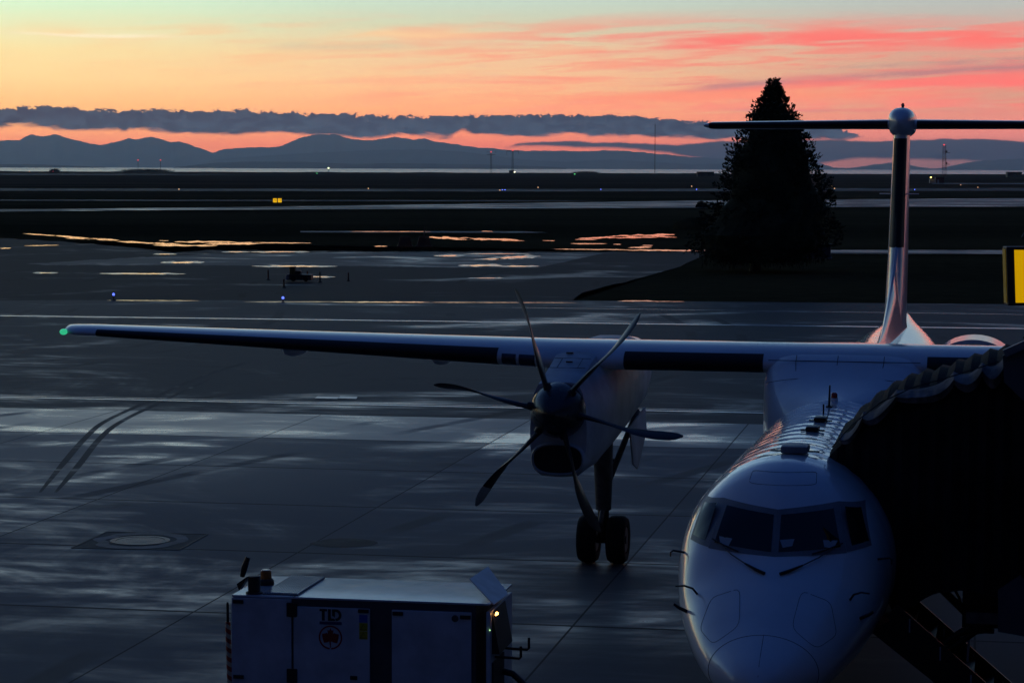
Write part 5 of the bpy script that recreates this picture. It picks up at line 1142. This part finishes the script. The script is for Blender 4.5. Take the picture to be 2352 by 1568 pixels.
def near_lamp(px, py, yb, lb):
    p = g(px, yb); o = empty('edge_lamp', p, label=lb, cat='airfield lamp', group='blue taxiway edge lamps'); h_ = (yb - py) * p.y / FPX
    MB().lathe((0, 0, 0), [(0, 0.13), (0.03, 0.12), (0.05, 0.05)], n=14).build('base', M_MARKB, o)
    MB().tube([(0, 0, 0.03), (0, 0, h_ - 0.07)], 0.03, 8).build('stem', M_POST, o)
    MB().lathe((0, 0, h_ - 0.09), [(0, 0.055), (0.03, 0.07)], n=14).build('collar', M_MARKB, o)
    MB().sphere((0, 0, h_), (0.068, 0.068, 0.075), 12, 8).build('lens', lampm('blue_lens', (0.10, 0.16, 1.0), 2.2), o, smooth=60)
near_lamp(261, 676, 690, 'blue edge lamp nearer the left border of the apron edge')
near_lamp(650, 684, 695, 'blue edge lamp in line below the yellow pump cart')
FARB = [(1154, 436, 'left of two close blue lamps beside an amber one'), (1160, 436, 'right of two close blue lamps beside an amber one'), (1380, 435, 'single blue lamp between the masts and the tall pole'), (1600, 435, 'blue lamp beside the left edge of the conifer'), (2101, 435.5, 'blue lamp showing beside the fin strake on the right')]
for px, py, lb in FARB: lamp_unit(px, py, L_BLUE, 0.15, 0.4, 'far ' + lb, 'far blue taxiway lamps')
FARA = [(411, 434.7, 'amber lamp alone on the far left taxiway'), (846, 432.7, 'amber lamp above the runway in the left middle'), (1148, 437, 'amber lamp close beside two blue ones'), (1236, 430.4, 'amber lamp right of the blue pair, set farther back'), (1589, 428, 'amber lamp just left of the conifer, behind a blue one'), (1911, 427, 'higher amber lamp of a pair right of the conifer'), (1917, 433, 'lower amber lamp of a pair right of the conifer'), (2206.5, 425, 'amber lamp below the red and white hut'), (2246, 430.3, 'lowest amber lamp right of the fin')]
for px, py, lb in FARA: lamp_unit(px, py, L_AMB, 0.13, 0.4, 'far ' + lb, 'far amber taxiway lamps')
lamp_unit(67.5, 395, L_ORG, 1.1, 3, 'far orange lamp near the left border under the shore', Y=3690, name='obstruction_lamp', cat='lamp')
lamp_unit(122, 394.8, L_RED, 0.9, 3, 'far red lamp below the domed shrub', Y=3690, name='obstruction_lamp', cat='lamp')
lamp_unit(728, 399.2, L_GRN, 0.9, 2, 'left one of two green lamps on the dark shore field', 'green lamps on the shore field', Y=2900, name='threshold_lamp', cat='lamp')
lamp_unit(1320, 400.7, L_GRN, 0.9, 2, 'right one of two green lamps on the dark shore field', 'green lamps on the shore field', Y=2900, name='threshold_lamp', cat='lamp')
o = lamp_unit(754.5, 386.2, lampm('marine_lamp', (0.85, 1.0, 0.5), 3), 1.3, 2, 'pale green beacon lamp against the bright water', Y=3760, name='marine_beacon', cat='beacon')
lamp_unit(1182, 395.2, L_WHT, 0.9, 2, 'white lamp beside the hut under the second antenna mast', Y=3700, name='yard_lamp', cat='lamp')
for px, lb in ((317, 'left one of two red topped poles over the shore thicket'), (368.6, 'right one of two red topped poles over the shore thicket')):
    p = at(px, 368, 3735); o = empty('obstruction_pole', (p.x, 3735, 0), label=lb, cat='pole', group='red topped poles on the shore')
    MB().tube([(0, 0, 0), (0, 0, p.z)], 0.30, 6).build('pole', M_MARKB, o); MB().sphere((0, 0, p.z), (1.0, 1.0, 0.6), 8, 6).build('lamp', L_RED, o)
M_MAST = mat('mast_steel', (0.035, 0.035, 0.045), 0.6, var=0.1)
for px, yt, yb, hw_, lb, two in ((1128, 351, 397, 10, 'left antenna mast with a wide cross arm on the shore', 0), (1177.5, 347.5, 396, 13.5, 'right antenna mast with a cross arm and a hut', 1)):
    Y = 3720; p = at(px, yt, Y); o = empty('antenna_mast', (p.x, Y, 0), label=lb, cat='antenna mast', group='antenna masts on the shore')
    u_ = Y / FPX
    mb = MB(); W_ = 1.3
    for a, b in ((-W_, -W_), (W_, -W_), (W_, W_), (-W_, W_)): mb.tube([(a, b, 0), (a * .6, b * .6, p.z)], 0.22, 5)
    n_ = 9
    for i in range(n_):
        z0, z1 = p.z * i / n_, p.z * (i + 1) / n_
        mb.tube([(-W_, -W_, z0), (W_ * .8, -W_ * .8, z1)], 0.14, 4); mb.tube([(W_, W_, z0), (-W_ * .8, W_ * .8, z1)], 0.14, 4)
    mb.build('lattice', M_MAST, o)
    mb = MB(); mb.tube([(-hw_ * u_, 0, p.z - 4.2 * u_ * (1 - two)), (hw_ * u_, 0, p.z - 4.2 * u_ * (1 - two))], 0.4, 6); mb.build('cross_arm', M_MAST, o)
    mb = MB(); mb.tube([(-hw_ * u_, 0, p.z - 8 * u_ * two), (-hw_ * u_, 0, p.z + 1), (-hw_ * 0.3 * u_, 0, p.z + 1)], 0.22, 5); mb.tube([(hw_ * u_, 0, p.z - 6 * u_ * two), (hw_ * u_, 0, p.z + 2)], 0.22, 5); mb.build('aerial', M_MAST, o)
    MB().sphere((0, 0, p.z + 1.2), (1.1, 1.1, 0.8), 8, 6).build('lamp', L_RED, o)
    if two:
        MB().box((-1.5, 0, 1.9), (8, 6, 4.0)).build('hut', M_MAST, o)
p = g(1504, 402.5); h_ = at(1504, 283, p.y).z; o = empty('radio_pole', p, label='tall bare pole left of the conifer, crossing the cloud bank', cat='pole')
MB().tube([(0, 0, 0), (0, 0, h_ * .97)], [0.36, 0.26], 8).build('pole', M_MAST, o); MB().tube([(0, 0, h_ * .97), (0, 0, h_)], 0.09, 6).build('pole_tip', M_MAST, o)
p = g(2169, 407); Y = p.y; u_ = Y / FPX; h_ = at(2167, 334, Y).z
o = empty('lattice_tower', p, label='red and white lattice tower with a red lamp right of the fin', cat='lattice tower')
def bands():
    m = bpy.data.materials.new('tower_bands'); m.use_nodes = True; k = NT(m.node_tree); b = m.node_tree.nodes['Principled BSDF']
    x, y, z = k.sep(k.node('ShaderNodeTexCoord').outputs['Object'])
    f = k.m('GREATER_THAN', k.m('FRACT', k.m('DIVIDE', z, 7.0)), 0.5)
    k.l.new(k.mix(f, (0.16, 0.02, 0.018, 1), (0.30, 0.30, 0.32, 1)), b.inputs['Base Color']); return m
M_BANDS = bands(); mb = MB(); W_ = 1.7
for a, b in ((-W_, -W_), (W_, -W_), (W_, W_), (-W_, W_)): mb.tube([(a * 1.1, b * 1.1, 0), (a * .55 - 0.6, b * .55, h_)], 0.13, 5)
for i in range(14):
    z0, z1 = h_ * i / 14, h_ * (i + 1) / 14; mb.tube([(-W_, -W_, z0), (W_ * .9, -W_ * .9, z1)], 0.09, 4); mb.tube([(W_, -W_, z0), (-W_, -W_, z0)], 0.09, 4); mb.tube([(W_, W_, z0), (-W_ * .9, W_ * .9, z1)], 0.09, 4)
mb.build('lattice', M_BANDS, o)
MB().sphere((-0.7, 0, h_ + 0.5), (0.75, 0.75, 0.5), 8, 6).build('lamp', L_RED, o)
for yy_ in (351, 377.5):
    z_ = at(2178, yy_, Y).z; MB().box((2.6, 0, z_), (4.2, 2.6, 0.35)).build('platform', M_MAST, o); MB().box((1.6, 0, z_ + 1.0), (1.6, 1.2, 1.8)).build('dish_mount', M_MAST, o)
M_HUTW = mat('hut_white', (0.30, 0.31, 0.34), 0.6, var=0.15); M_HUTR = mat('hut_red', (0.10, 0.02, 0.02), 0.6, var=0.2); M_HUTD = mat('hut_dark', (0.045, 0.05, 0.06), 0.6, var=0.2)
p = g(2152, 420.5); u_ = p.y / FPX
o = empty('equipment_hut', p, label='low white and dark red equipment hut beside a yellow lamp', cat='hut')
MB().box((-10 * u_, 0, 4.5 * u_), (14 * u_, 3, 9 * u_)).build('white_wall', M_HUTW, o, bevel=0.05)
MB().box((6 * u_, 0.4, 6.5 * u_), (18 * u_, 3, 13 * u_)).build('red_wall', M_HUTR, o, bevel=0.05)
MB().box((2 * u_, -1.13, 4 * u_), (4 * u_, 0.05, 7.6 * u_)).build('door', M_HUTW, o)
MB().box((6 * u_, 0.4, 13.4 * u_), (19 * u_, 3.3, 0.25)).build('roof', M_HUTD, o)
lamp_unit(2138, 407.5, L_YEL, 0.40, 3, 'bright yellow lamp above the white end of the hut', Y=p.y - 2.5, name='yard_lamp', cat='lamp')
for x0_, x1_, yt, yb, lb in ((1602, 1640, 394.5, 406, 'flat dark shed against the water left of the conifer'), (2314, 2347, 395, 407, 'square dark shed against the water at the right border')):
    p = g((x0_ + x1_) / 2, yb); u_ = p.y / FPX; w_, h_ = (x1_ - x0_) * u_, (yb - yt) * u_
    o = empty('shed', p, label=lb, cat='shed', group='sheds near the shore')
    MB().box((0, w_ * .3, h_ * .46), (w_, w_ * .6, h_ * .92)).build('wall', M_HUTD, o, bevel=0.08)
    MB().box((0, w_ * .3, h_ * .95), (w_ * 1.06, w_ * .66, h_ * .08)).build('roof', M_MAST, o)
    MB().box((-w_ * .2, -0.03, h_ * .3), (w_ * .18, 0.08, h_ * .58)).build('door', M_MAST, o)
    MB().box((w_ * .2, -0.03, h_ * .5), (w_ * .22, 0.08, h_ * .25)).build('window', M_GLASS, o)
# two lit yellow direction signs on the far grass
for k_, px in enumerate((631.5, 642.5)):
    p = g(px, 466.8); u_ = p.y / FPX; o = empty('taxiway_sign', p, label=('left' if k_ == 0 else 'right') + ' one of two small lit yellow signs on the far grass', cat='sign', group='lit yellow taxiway signs')
    w_, h_ = 8.6 * u_, 9.2 * u_
    MB().box((0, 0.06, h_ / 2 + 0.15), (w_ + 0.06, 0.12, h_ + 0.06)).build('sign_case', M_MARKB, o)
    MB().box((0, -0.008, h_ / 2 + 0.15), (w_, 0.012, h_)).build('lit_panel', lit('lit_yellow_sign', (0.80, 0.42, 0.01), 1.1), o)
    sc = h_ * 0.5; z0 = h_ * 0.27 + 0.15
    strokes = [(-.34, 0, -.34, 1), (-.34, 1, -.02, .55), (-.02, .55, -.34, .5), (.12, 0, .12, 1), (.12, 1, .42, .5), (.42, .5, .12, 0)] if k_ == 0 else [(-.38, .5, -.1, 1), (-.1, 1, -.1, 0), (.08, 1, .42, 1), (.42, 1, .2, 0)]
    for a, b, c, d in strokes: MB().bar((a * w_ * .8, -0.018, z0 + b * sc), (c * w_ * .8, -0.018, z0 + d * sc), 0.012, 0.10).build('stroke', lit('sign_stroke', (0.30, 0.16, 0.0), 1.0), o)
    for dx in (-.3, .3): MB().tube([(dx * w_, 0.06, 0), (dx * w_, 0.06, 0.14)], 0.05, 6).build('leg', M_MARKB, o)
